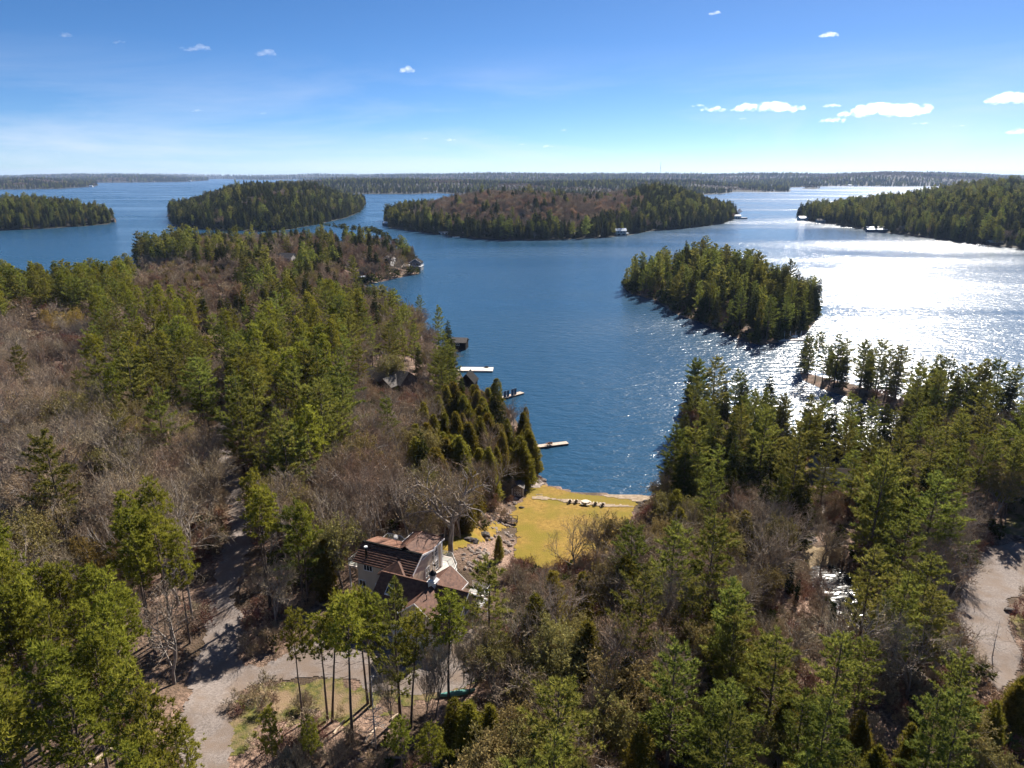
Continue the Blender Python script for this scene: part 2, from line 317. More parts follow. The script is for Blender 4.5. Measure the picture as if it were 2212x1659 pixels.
FAR = [(V([(-80, 410), (60, 409), (130, 408), (205, 403), (214, 399), (205, 396), (-80, 392)]), 34, 500),
       (V([(200, 395), (320, 394), (400, 393), (450, 390), (452, 387.5), (395, 386), (200, 384.5), (-80, 385)]), 42, 900),
       (V([(485, 409), (500, 415), (560, 419), (620, 419), (690, 418), (780, 419), (890, 419), (945, 417), (1000, 420), (1150, 424), (1250, 425), (1440, 424), (1500, 421), (1558, 419), (1591, 414), (1650, 415), (1706, 414), (1709, 411), (1690, 407), (1600, 405),
           (1450, 404), (1200, 406), (1150, 402.5), (900, 399), (700, 398), (600, 400), (520, 403)]), 34, 600),
       (V([(1730, 407.5), (1760, 408.5), (1775, 406), (1745, 405)]), 8, 60),
       (V([(1590, 403.5), (1709, 405), (1800, 402), (1957, 403), (2100, 402), (2340, 402), (2340, 388), (1900, 387), (1590, 388)]), 78, 1500),
       (V([(-120, 389.5), (200, 389), (420, 388), (470, 386.5), (560, 389), (640, 388), (690, 391), (800, 393), (900, 395), (1155, 400), (1192, 400), (1300, 398), (1600, 398), (2340, 395), (2340, 384.4), (-120, 384.4)]), 62, 1800)]

# ------------------------------------------------------------------ near terrain
HO = (-9.24, 85.77); HA = R(-23)           # house origin (garage corner) and turn
def hloc(x, y):
    dx, dy = x - HO[0], y - HO[1]; return dx * math.cos(HA) + dy * math.sin(HA), -dx * math.sin(HA) + dy * math.cos(HA)
def hworld(u, v): return HO[0] + u * math.cos(HA) - v * math.sin(HA), HO[1] + u * math.sin(HA) + v * math.cos(HA)
LAWN = V2 = [at(x, y, z) for x, y, z in [(1137, 1047, .9), (1176, 1048, .3), (1217, 1061, .3), (1266, 1070, .3), (1315, 1072, .3), (1389, 1073, .3), (1372, 1098, 1), (1350, 1135, 1.5), (1330, 1180, 1.8), (1290, 1215, 2),
        (1217, 1228, 2), (1164, 1234, 2.2), (1107, 1200, 2.2), (1119, 1160, 2), (1115, 1130, 1.8), (1106, 1106, 1.5), (1117, 1086, 1.2), (1134, 1070, 1.0)]]
POND = [at(x, y, 3.4) for x, y in [(1745, 1222), (1800, 1216), (1850, 1250), (1880, 1310), (1900, 1385), (1850, 1400), (1800, 1350), (1760, 1290)]]
def terrain_raw(x, y):
    d = np.maximum(sdist(MAIN, x, y), sdist(ISLE, x, y)); isl = inside(ISLE, x, y)
    left = 8.5 + 3.5 * ss((-x - 45) / 160); right = 4.6 + 2.5 * ss((x - 80) / 160)
    A = left + (right - left) * ss((x + 20) / 40)
    fg = ss((112 - y) / 40); A = A + (7.6 - A) * fg * ss((70 - np.abs(x - 5)) / 40)
    A = np.where(y > 330, np.where(isl, 8, 10), A); A = np.where(isl, 8.0, A)
    dd = np.where(isl, 45, 48)
    z = 0.5 * np.clip(d / 1.5, -6, 1) + A * ss(d / dd) * (1 + 0.10 * vnoise(x, y, 33, 3)) + 0.35 * vnoise(x, y, 9, 4) * ss(d / 14) + 0.12 * vnoise(x, y, 3, 5) * ss(d / 5)
    wl = ss((sdist(LAWN, x, y) + 9) / 9); zl = 0.30 + np.clip(152 - y, 0, 40) * 0.06
    z = np.where(d > -1, z + (np.minimum(zl, 0.25 + np.maximum(d, 0) * .3) - z) * wl, z)
    u, v = hloc(x, y)
    wp = ss(1 - np.maximum(np.maximum(-25 - u, u - 6), np.maximum(-15 - v, v - 15)) / 9.0); z = z + (7.0 - z) * wp
    wq = ss((sdist(POND, x, y) + 2.5) / 3.5); z = z + (2.9 - z) * wq
    return z
GX0, GX1, GY0, GY1, GS = -440.0, 330.0, 36.0, 690.0, 1.75
gx = np.arange(GX0, GX1 + .1, GS); gy = np.arange(GY0, GY1 + .1, GS)
XX, YY = np.meshgrid(gx, gy)
ZZ = terrain_raw(XX, YY)
def T(x, y):
    x = np.asarray(x, float); y = np.asarray(y, float)
    a = np.clip((x - GX0) / GS, 0, len(gx) - 1.001); b = np.clip((y - GY0) / GS, 0, len(gy) - 1.001)
    i = a.astype(int); j = b.astype(int); u = a - i; v = b - j
    return (ZZ[j, i] * (1 - u) + ZZ[j, i + 1] * u) * (1 - v) + (ZZ[j + 1, i] * (1 - u) + ZZ[j + 1, i + 1] * u) * v
def grid_faces(nx, ny, keep=None):
    k = np.arange(nx * ny).reshape(ny, nx)
    f = np.stack([k[:-1, :-1], k[:-1, 1:], k[1:, 1:], k[1:, :-1]], -1).reshape(-1, 4)
    return f if keep is None else f[keep.ravel()]
keep = np.maximum(np.maximum(ZZ[:-1, :-1], ZZ[1:, 1:]), np.maximum(ZZ[1:, :-1], ZZ[:-1, 1:])) > -1.6
def compact(v, f):
    u, inv = np.unique(f, return_inverse=True); return v[u], inv.reshape(f.shape)
gv, gf = compact(np.stack([XX, YY, ZZ], -1).reshape(-1, 3), grid_faces(len(gx), len(gy), keep))
g = link('ground', make_mesh('ground', gv, [gf], 'litter', smooth=True)); tag(g, 'leaf-strewn forest floor around the bay', None, kind='structure')
def hit(x, y, h=0.0):
    """ground point under a picture point whose height above ground is h"""
    z = 6.0
    for _ in range(12):
        X, Y = at(x, y, z + h); z = float(T(X, Y)) * 0.6 + z * 0.4
    return X, Y, float(T(X, Y))

lake = link('lake', make_mesh('lake', [(-40000, -400, 0), (40000, -400, 0), (40000, 45000, 0), (-40000, 45000, 0)], [(0, 1, 2, 3)], 'water')); tag(lake, 'wind-rippled blue lake', None, kind='structure')
bed = link('lake_bed', make_mesh('lake_bed', [(-40000, -400, -8), (40000, -400, -8), (40000, 45000, -8), (-40000, 45000, -8)], [(0, 1, 2, 3)], 'far_ground')); tag(bed, 'dark bed under the lake', None, kind='structure')

def draped(name, poly, mat, label, lift=0.07, step=0.7, rag=0.8, flat=None, holes=()):
    xs = np.array([p[0] for p in poly]); ys = np.array([p[1] for p in poly])
    x = np.arange(xs.min() - 2, xs.max() + 2, step); y = np.arange(ys.min() - 2, ys.max() + 2, step)
    X, Y = np.meshgrid(x, y); d = sdist(poly, X, Y) + rag * vnoise(X, Y, 2.3, 8) + rag * .5 * vnoise(X, Y, .9, 9) + .32 * vnoise(X, Y, .42, 10)
    for h in holes: d = np.minimum(d, -sdist(h, X, Y))
    c = (d[:-1, :-1] + d[1:, 1:] + d[:-1, 1:] + d[1:, :-1]) / 4 > 0
    Z = (T(X, Y) + lift) if flat is None else np.full(X.shape, flat)
    vv, ff = compact(np.stack([X, Y, Z], -1).reshape(-1, 3), grid_faces(len(x), len(y), c))
    return tag(link(name, make_mesh(name, vv, [ff], mat, smooth=True)), label, None, kind='structure')
draped('lawn', LAWN, 'lawn', 'yellowed lawn sloping down to the beach', 0.10, 0.3, 0.6)
draped('beach', [at(x, y, z) for x, y, z in [(1285, 1070, .2), (1315, 1070, .2), (1389, 1071, .2), (1405, 1077, .4), (1385, 1084, .6), (1330, 1077, .6)]], 'sand', 'narrow sandy beach at the end of the lawn', 0.16, 0.5, 0.5)
draped('sand_strip', [at(x, y, z) for x, y, z in [(1140, 1071, .9), (1165, 1070, .8), (1200, 1076, .8), (1260, 1083, .8), (1330, 1090, .8), (1370, 1093, .8), (1368, 1098, .8), (1310, 1094, .8), (1235, 1085, .8), (1180, 1077, .8), (1150, 1076, .9)]], 'sand', 'thin strip of sand across the lawn', 0.2, 0.5, 0.7)
def ribbon(pts, hw):
    """pts: picture points of a road's centre; returns a polygon in the place"""
    P = [np.array(hit(x, y)[:2]) for x, y in pts]; Lf, Rt = [], []
    for i, p in enumerate(P):
        d = P[min(i + 1, len(P) - 1)] - P[max(i - 1, 0)]; d /= np.linalg.norm(d); n = np.array([-d[1], d[0]])
        w_ = hw[i] if isinstance(hw, (list, tuple)) else hw
        Lf.append(tuple(p + n * w_)); Rt.append(tuple(p - n * w_))
    return Lf + Rt[::-1]
ROAD = ribbon([(452, 1659 + 40), (448, 1640), (432, 1580), (455, 1500), (478, 1420), (480, 1350), (479, 1290), (505, 1200), (520, 1140), (516, 1086), (490, 1020), (478, 950), (486, 890)], [2.3, 2.4, 2.8, 3.0, 2.8, 2.3, 2.1, 2.0, 2.0, 1.9, 1.7, 1.6, 1.5])
draped('road', ROAD, 'gravel', 'gravel road running into the wood', 0.085, 0.28, 0.9)
DRIVE = [hit(x, y)[:2] for x, y in [(500, 1440), (560, 1440), (640, 1400), (700, 1385), (760, 1400), (965, 1408), (985, 1350), (1020, 1335), (1040, 1370), (1030, 1440), (1005, 1485), (900, 1500), (800, 1490), (740, 1465), (640, 1470), (560, 1478), (480, 1520), (470, 1480)]]
draped('driveway', DRIVE, 'gravel', 'gravel forecourt in front of the garage', 0.075, 0.26, 0.7)
draped('verge', [hit(x, y)[:2] for x, y in [(500, 1530), (540, 1480), (640, 1462), (740, 1455), (800, 1480), (900, 1490), (1000, 1478), (1005, 1500), (930, 1512), (880, 1530), (800, 1518), (745, 1540), (690, 1535), (640, 1562), (590, 1560), (560, 1590), (530, 1590), (505, 1640), (485, 1630)]], 'lawn_green', 'green grass between forecourt and wood', 0.045, 0.28, 2.6)
draped('path', ribbon([(930, 1186), (965, 1176), (1010, 1166), (1050, 1148), (1082, 1134)], [2.6, 2.4, 1.8, 1.5, 1.2]), 'lawn', 'grassy path from the house to the little bridge', 0.1, 0.5, 0.6)
RDRIVE = [hit(x, y)[:2] for x, y in [(2125, 1180), (2260, 1170), (2260, 1290), (2212, 1270), (2180, 1300), (2178, 1340), (2205, 1395), (2205, 1440), (2165, 1495), (2137, 1480), (2105, 1400), (2075, 1351), (2072, 1285), (2100, 1220)]]
draped('side_drive', RDRIVE, 'gravel', 'gravel drive at the right edge', 0.1, 0.4, 0.7)
draped('side_lawn', [hit(x, y)[:2] for x, y in [(2180, 1330), (2280, 1310), (2290, 1400), (2207, 1392)]], 'lawn_green', 'small lawn beside the right drive', 0.1, 0.6, 0.4)
draped('upper_lawn', [hit(x, y)[:2] for x, y in [(2168, 1150), (2180, 1095), (2290, 1085), (2290, 1170), (2212, 1165)]], 'lawn_green', 'green lawn at the right edge above the drive', 0.1, 0.7, 0.4)
draped('cottage_track', ribbon([(1695, 1275), (1705, 1235), (1725, 1200), (1745, 1150), (1770, 1090), (1790, 1060)], 1.7), 'gravel', 'narrow track to the white cottage', 0.1, 0.6, 0.5)
draped('reed_bed', [hit(x, y)[:2] for x, y in [(1735, 1180), (1815, 1180), (1815, 1225), (1740, 1230)]], 'reeds', 'pale dry reeds beside the pond', 0.15, 0.5, 0.8)
draped('pond', [(p[0], p[1]) for p in POND], 'pond_water', 'small dark pond glinting among the trees', 0, 0.6, 0.5, flat=3.4)
draped('shore_rock', [at(x, y, .8) for x, y in [(1122, 1045), (1135, 1010), (1150, 1000), (1160, 1022), (1176, 1040), (1165, 1050), (1137, 1050)]], 'rock', 'bare pink rock shelf at the water edge', 0.12, 0.5, 0.8)

# ------------------------------------------------------------------ islands and far land
ISLE_T = {}
for k, (poly, hm, wd) in FOREST_ISLES.items():
    xs = [p[0] for p in poly]; ys = [p[1] for p in poly]; st = 9.0
    x = np.arange(min(xs) - 20, max(xs) + 20, st); y = np.arange(min(ys) - 20, max(ys) + 20, st); X, Y = np.meshgrid(x, y)
    def fz(X, Y, poly=poly, hm=hm, wd=wd, k=k):
        d = sdist(poly, X, Y); a = hm * (1 + .35 * vnoise(X, Y, 170, len(k)) + .12 * vnoise(X, Y, 40, 7))
        if k == 'central':
            px = X / np.maximum(Y, 1); a = a * (0.62 + 0.55 * np.exp(-((px - 0.245) / 0.09) ** 2) + .35 * np.exp(-((px - 0.0) / 0.10) ** 2) + .1 * np.exp(-((px + 0.1) / 0.06) ** 2))
        if k == 'right':
            px = X / np.maximum(Y, 1); a = a * (0.55 + 0.75 * ss((px - 0.42) / 0.3))
        return .6 * np.clip(d / 3, -6, 1) + a * ss(d / wd)
    ISLE_T[k] = fz
    Z = fz(X, Y); kp = np.maximum(Z[:-1, :-1], Z[1:, 1:]) > -2
    vv, ff = compact(np.stack([X, Y, Z], -1).reshape(-1, 3), grid_faces(len(x), len(y), kp))
    tag(link('island', make_mesh('island', vv, [ff], 'far_ground', smooth=True)), k + ' island ground rising from the lake', None, kind='structure')
RAD = np.exp(np.linspace(math.log(1500), math.log(17000), 330)); AZ = np.linspace(R(-41), R(41), 420)
AA, RR = np.meshgrid(AZ, RAD); FX, FY = RR * np.sin(AA) / np.cos(AA) * 0 + RR * np.tan(AA), RR
def far_z(X, Y):
    z = np.full(np.shape(X), -6.0)
    for i, (poly, hm, wd) in enumerate(FAR):
        d = sdist(poly, X, Y); a = hm * (0.85 + .22 * vnoise(X, Y, 900, 20 + i) + .12 * vnoise(X, Y, 260, 40 + i))
        z = np.maximum(z, np.where(d > -60, 1.0 * np.clip(d / 8, -6, 1) + a * ss(d / wd), -6))
    return z
FZ = far_z(FX, FY); kp = np.maximum(np.maximum(FZ[:-1, :-1], FZ[1:, 1:]), np.maximum(FZ[1:, :-1], FZ[:-1, 1:])) > -3
vv, ff = compact(np.stack([FX, FY, FZ], -1).reshape(-1, 3), grid_faces(FX.shape[1], FX.shape[0], kp))
tag(link('hills', make_mesh('hills', vv, [ff], 'far_ground', smooth=True)), 'low hills along the far shores', None, kind='structure')

# ------------------------------------------------------------------ trees: forms
def unit(a): return a / (np.linalg.norm(a, axis=-1, keepdims=True) + 1e-9)
class Leaves:
    def __init__(s): s.t = []; s.v = []
    def tufts(s, c, ax, n, ln, wd, spread, g):
        """n spiky needle blades round each point c, leaning along ax"""
        c = np.repeat(np.asarray(c, float), n, 0); a = np.repeat(np.asarray(ax, float), n, 0); m_ = len(c)
        d = unit(a + g.normal(0, spread, (m_, 3))); q = unit(np.cross(d, g.normal(0, 1, (m_, 3))))
        L_ = ln * g.uniform(.65, 1.2, (m_, 1)); w_ = wd * g.uniform(.7, 1.25, (m_, 1))
        s.t.append(np.stack([c - q * w_ * .5, c + q * w_ * .5, c + d * L_], 1))
        s.v.append(np.repeat(g.uniform(0, 1, m_ // n), n) * .65 + g.uniform(0, .35, m_)); return s
    def sticks(s, p, q, wd, g):
        p = np.asarray(p, float); q = np.asarray(q, float); d = unit(q - p); k = unit(np.cross(d, g.normal(0, 1, p.shape))) * (np.asarray(wd).reshape(-1, 1) * .5)
        s.t.append(np.stack([p - k, p + k, q], 1)); s.v.append(g.uniform(0, 1, len(p))); return s
    def mesh(s, name, mat):
        t = np.concatenate(s.t); v = np.concatenate(s.v)
        return make_mesh(name, t.reshape(-1, 3), [np.arange(len(t) * 3).reshape(-1, 3)], mat, v=v)
class Wood:
    def __init__(s): s.v = []; s.f = []
    def tube(s, pts, rad, n):
        a, b = tube(pts, rad, n, cap=False); k = len(s.v); s.v += a; s.f += [tuple(i + k for i in f) for f in b]
    def mesh(s, name, mat): return make_mesh(name, s.v, s.f, mat, smooth=True)
def trunk_path(g, h, wob, lean=0.0):
    n = 8; t = np.linspace(0, 1, n); x = np.cumsum(g.normal(0, wob, n)) * t; y = np.cumsum(g.normal(0, wob, n)) * t
    return np.stack([x + lean * h * t, y, t * h], 1)
def along(P, t):
    t = np.clip(t, 0, 1) * (len(P) - 1); i = int(min(t, len(P) - 2)); return P[i] + (P[i + 1] - P[i]) * (t - i)
def conifer(g, h, kind, lod=1.0):
    W_, Lv = Wood(), Leaves(); far = lod < 1
    pr = dict(red=dict(c0=g.uniform(.46, .62), R=3.1, step=.62, nb=5, up=.30, mat='needle_red_pine'),
              white=dict(c0=g.uniform(.16, .34), R=4.9, step=1.15, nb=5, up=.18, mat='needle_white_pine'),
              hemlock=dict(c0=g.uniform(.05, .12), R=3.9, step=.50, nb=6, up=-.12, mat='needle_hemlock'),
              spruce=dict(c0=.02, R=1.5, step=.40, nb=6, up=-.15, mat='needle_spruce'))[kind]
    r0 = h * (.0105 if kind == 'red' else .0125); P = trunk_path(g, h, .10 if kind != 'spruce' else .02)
    P[0, 2] = -0.8
    W_.tube(P, r0 * (1 - np.linspace(0, 1, len(P)) * .88) * np.where(np.arange(len(P)) == 0, 1.25, 1), 6 if not far else 4)
    z = pr['c0']; C, A = [], []; ph = g.uniform(0, 6.28); asym = g.uniform(0, 6.28)
    if kind in ('red', 'white') and not far:     # dead lower limbs
        for _ in range(9):
            t = g.uniform(pr['c0'] * .45, pr['c0']); a = g.uniform(0, 6.28); p = along(P, t); ln = g.uniform(.6, 1.9)
            q = p + np.array([math.cos(a), math.sin(a), g.uniform(-.2, .2)]) * ln; W_.tube([p, q], [.035, .012], 3)
    while z < .985:
        t = (z - pr['c0']) / (1 - pr['c0'])
        if kind == 'red': prof = min(1, .55 + t * 2.2) * (1 - t) ** .55
        elif kind == 'white': prof = min(1, .6 + t * 1.6) * (1 - t) ** .58
        else: prof = (1 - t) ** .72 * min(1, .75 + t * 2)
        for b in range(pr['nb'] if t < .85 else 3):
            a = ph + 6.283 * b / pr['nb'] + g.normal(0, .25); ln = pr['R'] * h / 20 * prof * g.uniform(.45, 1.15) * (1 + .22 * math.cos(a - asym)) + .25
            if kind == 'white' and g.random() < .16: ln *= g.uniform(.2, .5)
            up = pr['up'] + .5 * t * (kind in ('red', 'white')) + g.normal(0, .10)
            p = along(P, z + g.normal(0, .006)); d = unit(np.array([math.cos(a), math.sin(a), up])); bend = (.10 if kind in ('red', 'white') else -.12) * ln
            q = p + d * ln + np.array([0, 0, bend]); mid = p + d * ln * .55 + np.array([0, 0, bend * .2])
            if ln > .8 and not far: W_.tube([p, mid, q], [r0 * .22 * (1 - .6 * t), r0 * .14 * (1 - .6 * t), .008], 3)
            side = np.array([-math.sin(a), math.cos(a), 0.])
            if kind == 'red':
                m_ = int(max(1, ln * 1.15)); k = m_ * 6; f = np.repeat(g.uniform(.4, 1.05, m_), 6); lat = np.repeat(g.normal(0, .26 * ln ** .7, m_), 6); c = p + (q - p) * f[:, None] + side * lat[:, None] + g.normal(0, .20, (k, 3))
                ax = d * .55 + np.array([0, 0, .75]) + side * np.sign(lat)[:, None] * .3
            elif kind == 'white':
                k = int(max(4, ln * 8.6)); f = g.uniform(.30, 1.06, k); lat = g.normal(0, .20, k) * ln * (1.2 - f); c = p + (q - p) * f[:, None] + side * lat[:, None] + g.normal(0, .09, (k, 3))
                ax = d * 1.0 + np.array([0, 0, .38]) + side * np.sign(lat)[:, None] * .45
            else:
                k = int(max(4, ln * 7.0)); f = g.uniform(.12, 1.04, k) ** .8; lat = g.normal(0, .20, k) * ln * (1.1 - f); c = p + (q - p) * f[:, None] + side * lat[:, None] + g.normal(0, .08, (k, 3))
                ax = d * .9 + np.array([0, 0, -.25]) + side * np.sign(lat)[:, None] * .6
            C.append(c); A.append(ax)
        z += pr['step'] / h * g.uniform(.75, 1.25); ph += 2.4
    C.append(np.stack([along(P, q) for q in np.linspace(.93, 1.0, 6)])); A.append(np.tile([0, 0, 1.], (6, 1)))
    C = np.concatenate(C); A = np.concatenate(A)
    if far:
        i = g.permutation(len(C))[:max(40, int(len(C) * lod))]; C, A = C[i], A[i]
    n, ln, wd, sp = dict(red=(8, .52, .13, .55), white=(7, .58, .135, .42), hemlock=(6, .52, .16, .40), spruce=(6, .42, .13, .4))[kind]
    if far: n, ln, wd = 3, ln * 1.9, wd * 3.6
    Lv.tufts(C, unit(A), n, ln, wd, sp, g)
    return W_, Lv, 'bark_pine', pr['mat']
def cedar(g, h, lod=1.0):
    W_, Lv = Wood(), Leaves(); far = lod < 1
    W_.tube([(0, 0, -.8), (0, 0, h * .5), (0, 0, h * .95)], [h * .014, h * .009, .02], 5)
    C, A = [], []
    for s in range(g.integers(4, 8)):
        a = g.uniform(0, 6.28); o_ = np.array([math.cos(a), math.sin(a), 0]) * g.uniform(.2, 1.7) * (s > 0); hh = h * (1 if s == 0 else g.uniform(.62, .92)); Rm = h * g.uniform(.19, .25) * (1 if s == 0 else .75)
        k = int(330 * (Rm / 1.9) * (hh / 10) * (.30 if far else 1.5)); z = g.uniform(.05, 1, k) ** 1.15; r = Rm * np.minimum(1, z * 6 + .3) * (1 - z) ** .52 * g.uniform(.55, 1.15, k); th = g.uniform(0, 6.28, k)
        r *= 1 + .34 * np.sin(th * 3 + s * 2.1) * np.sin(z * 11 + s * 1.7)
        C.append(np.stack([r * np.cos(th), r * np.sin(th), z * hh], 1) + o_ * (1 - z)[:, None] ** .3); A.append(np.stack([np.cos(th) * .75, np.sin(th) * .75, np.full(k, .55)], 1))
    n, ln, wd = (6, .52, .15) if not far else (3, .95, .5)
    Lv.tufts(np.concatenate(C), unit(np.concatenate(A)), n, ln, wd, .6, g)
    return W_, Lv, 'bark_pine', 'needle_cedar'
def bare(g, h, mat='twig_grey', bark='bark_grey', buds=0, lod=1.0, thick=1.3, upr=.55, spread=.62, width=1.0, fork=None):
    W_, Lv = Wood(), Leaves(); far = lod < 1; buds_c = []
    P_, Q_, D_ = [], [], []
    def grow(p, d, ln, r, lev):
        n = 3; pts = [p]; dd = d
        for i in range(n):
            dd = unit(dd + g.normal(0, .13, 3) + np.array([0, 0, .05 * upr])); pts.append(pts[-1] + dd * ln / n)
        if lev <= (2 if far else 3) and r > .012: W_.tube(pts, np.linspace(r, r * .55, n + 1), 6 if lev == 0 else (4 if lev == 1 else 3))
        else:
            for i in range(n): P_.append(pts[i]); Q_.append(pts[i + 1]); D_.append(max(.028, r * 2) * width)
        if lev >= (4 if far else 5):
            if buds: buds_c.append(pts[-1]); buds_c.append(pts[-2])
            return
        k = [g.integers(6, 9), g.integers(5, 7), g.integers(4, 6), g.integers(3, 5), 3][lev]
        for i in range(k):
            f = (g.uniform(.35, 1) if lev else g.uniform(fork or .34, 1)) if i else 1.0
            q = along(np.array(pts), f); a = g.uniform(0, 6.28); sd = unit(np.cross(dd, [math.cos(a), math.sin(a), .3]))
            nd = unit(dd * (1 - spread * .35) + sd * spread * g.uniform(.6, 1.3) + np.array([0, 0, upr * .35]))
            grow(q, nd, ln * g.uniform(.48, .72) * (1.15 if lev == 0 else 1), r * .52, lev + 1)
    grow(np.array([0, 0, -.6]), np.array([g.normal(0, .04), g.normal(0, .04), 1.]), h * .50, h * .0135 * thick, 0)
    # bring the crown to its height
    P_, Q_ = np.array(P_), np.array(Q_); top = Q_[:, 2].max(); k_ = h / top
    P_ *= k_; Q_ *= k_; W_.v = [q * k_ for q in W_.v]
    i = g.permutation(len(P_))[:int(len(P_) * min(1, lod * 1.6))] if far else np.arange(len(P_))
    Lv.sticks(P_[i], Q_[i] + (Q_[i] - P_[i]) * .3, np.array(D_)[i] * (4.6 if far else 1.15), g)
    if buds:
        c = np.array(buds_c) * k_; c = c[g.permutation(len(c))[:int(len(c) * (buds if not far else buds * .3))]]
        B_ = Leaves(); B_.tufts(c, np.tile([0, 0, .3], (len(c), 1)), 2, .26 if not far else .6, .16 if not far else .5, 1.0, g); Lv.t += B_.t; Lv.v += B_.v
    return W_, Lv, bark, mat
def snag(g, h):
    W_, Lv = Wood(), Leaves(); P = trunk_path(g, h, .08); P[0, 2] = -.6
    W_.tube(P, h * .012 * (1 - np.linspace(0, 1, 8) * .9), 6); p_, q_ = [], []
    for _ in range(34):
        t = g.uniform(.2, .98); a = g.uniform(0, 6.28); p = along(P, t); ln = (1 - t) * h * .28 * g.uniform(.4, 1.1) + .3
        m_ = p + np.array([math.cos(a), math.sin(a), -.12]) * ln * .6; q = m_ + np.array([math.cos(a), math.sin(a), g.uniform(.1, .5)]) * ln * .4
        W_.tube([p, m_, q], [.05, .035, .012], 3)
        for _ in range(3): b = m_ + (q - m_) * g.uniform(0, 1); p_.append(b); q_.append(b + g.normal(0, .35, 3))
    Lv.sticks(p_, q_, np.full(len(p_), .04), g); return W_, Lv, 'bark_pale', 'twig_pale'
fmat('twig_pale', (0.30, 0.26, 0.23), (0.5, 0.46, 0.42), 0, 0.01, 0.1)

FORMS = {}            # kind -> list of (trunk mesh, crown mesh, height)
def form(kind, h, res):
    W_, Lv, b, mt = res; FORMS.setdefault(kind, []).append((W_.mesh('trunk', b), Lv.mesh('crown', mt), h))
G = lambda s: np.random.default_rng(s)
for s in range(5): form('red_pine', 20, conifer(G(100 + s), 20, 'red'))
for s in range(6): form('white_pine', 20, conifer(G(200 + s), 20, 'white'))
for s in range(5): form('hemlock', 18, conifer(G(300 + s), 18, 'hemlock'))
for s in range(2): form('spruce', 8, conifer(G(400 + s), 8, 'spruce'))
for s in range(5): form('cedar', 11, cedar(G(500 + s), 11))
for s in range(5): form('maple', 14, bare(G(600 + s), 14))
for s in range(3): form('brown_maple', 13, bare(G(620 + s), 13, 'twig_brown', 'bark_grey'))
for s in range(4): form('olive_tree', 11, bare(G(630 + s), 11, 'bud_olive', 'bark_grey', buds=.9))
for s in range(2): form('red_maple', 12, bare(G(640 + s), 12, 'twig_red', 'bark_grey', buds=.7))
for s in range(2): form('budding', 12, bare(G(650 + s), 12, 'bud_yellow', 'bark_grey', buds=1))
form('poplar', 17, bare(G(660), 17, 'bud_tan', 'bark_grey', buds=1, upr=1.2, spread=.5, width=2.2))
for s in range(2): form('birch', 13, bare(G(670 + s), 13, 'twig_grey', 'bark_pale', thick=.75, upr=1.0, spread=.45))
form('oak', 17, bare(G(680), 17, 'twig_brown', 'bark_grey', thick=2.3, upr=.35, spread=.8, fork=.62))
for s in range(2): form('snag', 10, snag(G(690 + s), 10))
for s in range(3): form('thin_tree', 10, bare(G(700 + s), 10, 'twig_grey', 'bark_grey', thick=.7, upr=1.1, spread=.5, lod=1.0))
# coarser whole trees for the woods far off, and bushes
HID = bpy.data.collections.new('woodland_forms'); FARN = {}
def far_form(kind, i, res):
    W_, Lv, b, mt = res; t = np.concatenate(Lv.t); v = np.concatenate(Lv.v); k = len(W_.v)
    wf = np.array([f for f in W_.f if len(f) == 4]); tf = np.arange(len(t) * 3).reshape(-1, 3) + k
    me = make_mesh('form', np.concatenate([np.array(W_.v).reshape(-1, 3), t.reshape(-1, 3)]), [wf, tf], [b, mt], midx=np.r_[np.zeros(len(wf)), np.ones(len(tf))], v=np.r_[np.zeros(len(wf)), v])
    ob = bpy.data.objects.new('form_%02d' % len(HID.objects), me); FARN.setdefault(kind, []).append(len(HID.objects)); HID.objects.link(ob)
for s in range(3): far_form('white_pine', s, conifer(G(20 + s), 20, 'white', .42))
for s in range(3): far_form('hemlock', s, conifer(G(30 + s), 18, 'hemlock', .34))
for s in range(2): far_form('red_pine', s, conifer(G(40 + s), 20, 'red', .5))
for s in range(2): far_form('cedar', s, cedar(G(50 + s), 11, .5))
for s in range(3): far_form('maple', s, bare(G(60 + s), 14, lod=.7))
for s in range(3): far_form('brown_maple', s, bare(G(70 + s), 13, 'twig_brown', lod=.7))
for s in range(2): far_form('olive_tree', s, bare(G(85 + s), 11, 'bud_olive', lod=.7, buds=.8))
far_form('budding', 0, bare(G(80), 12, 'bud_tan', lod=.7, buds=.6))
for s in range(3): far_form('bush', s, bare(G(90 + s), 3.2, ['twig_grey', 'twig_brown', 'twig_red'][s], thick=.7, upr=.6, spread=.9, lod=.6, width=.45, fork=.05))
for s in range(1): far_form('evergreen_bush', s, cedar(G(95), 3.0, .6)[:3] + ('needle_hemlock',))
FARH = dict(olive_tree=11, white_pine=20, hemlock=18, red_pine=20, cedar=11, maple=14, brown_maple=13, budding=12, bush=3.2, evergreen_bush=3.0)

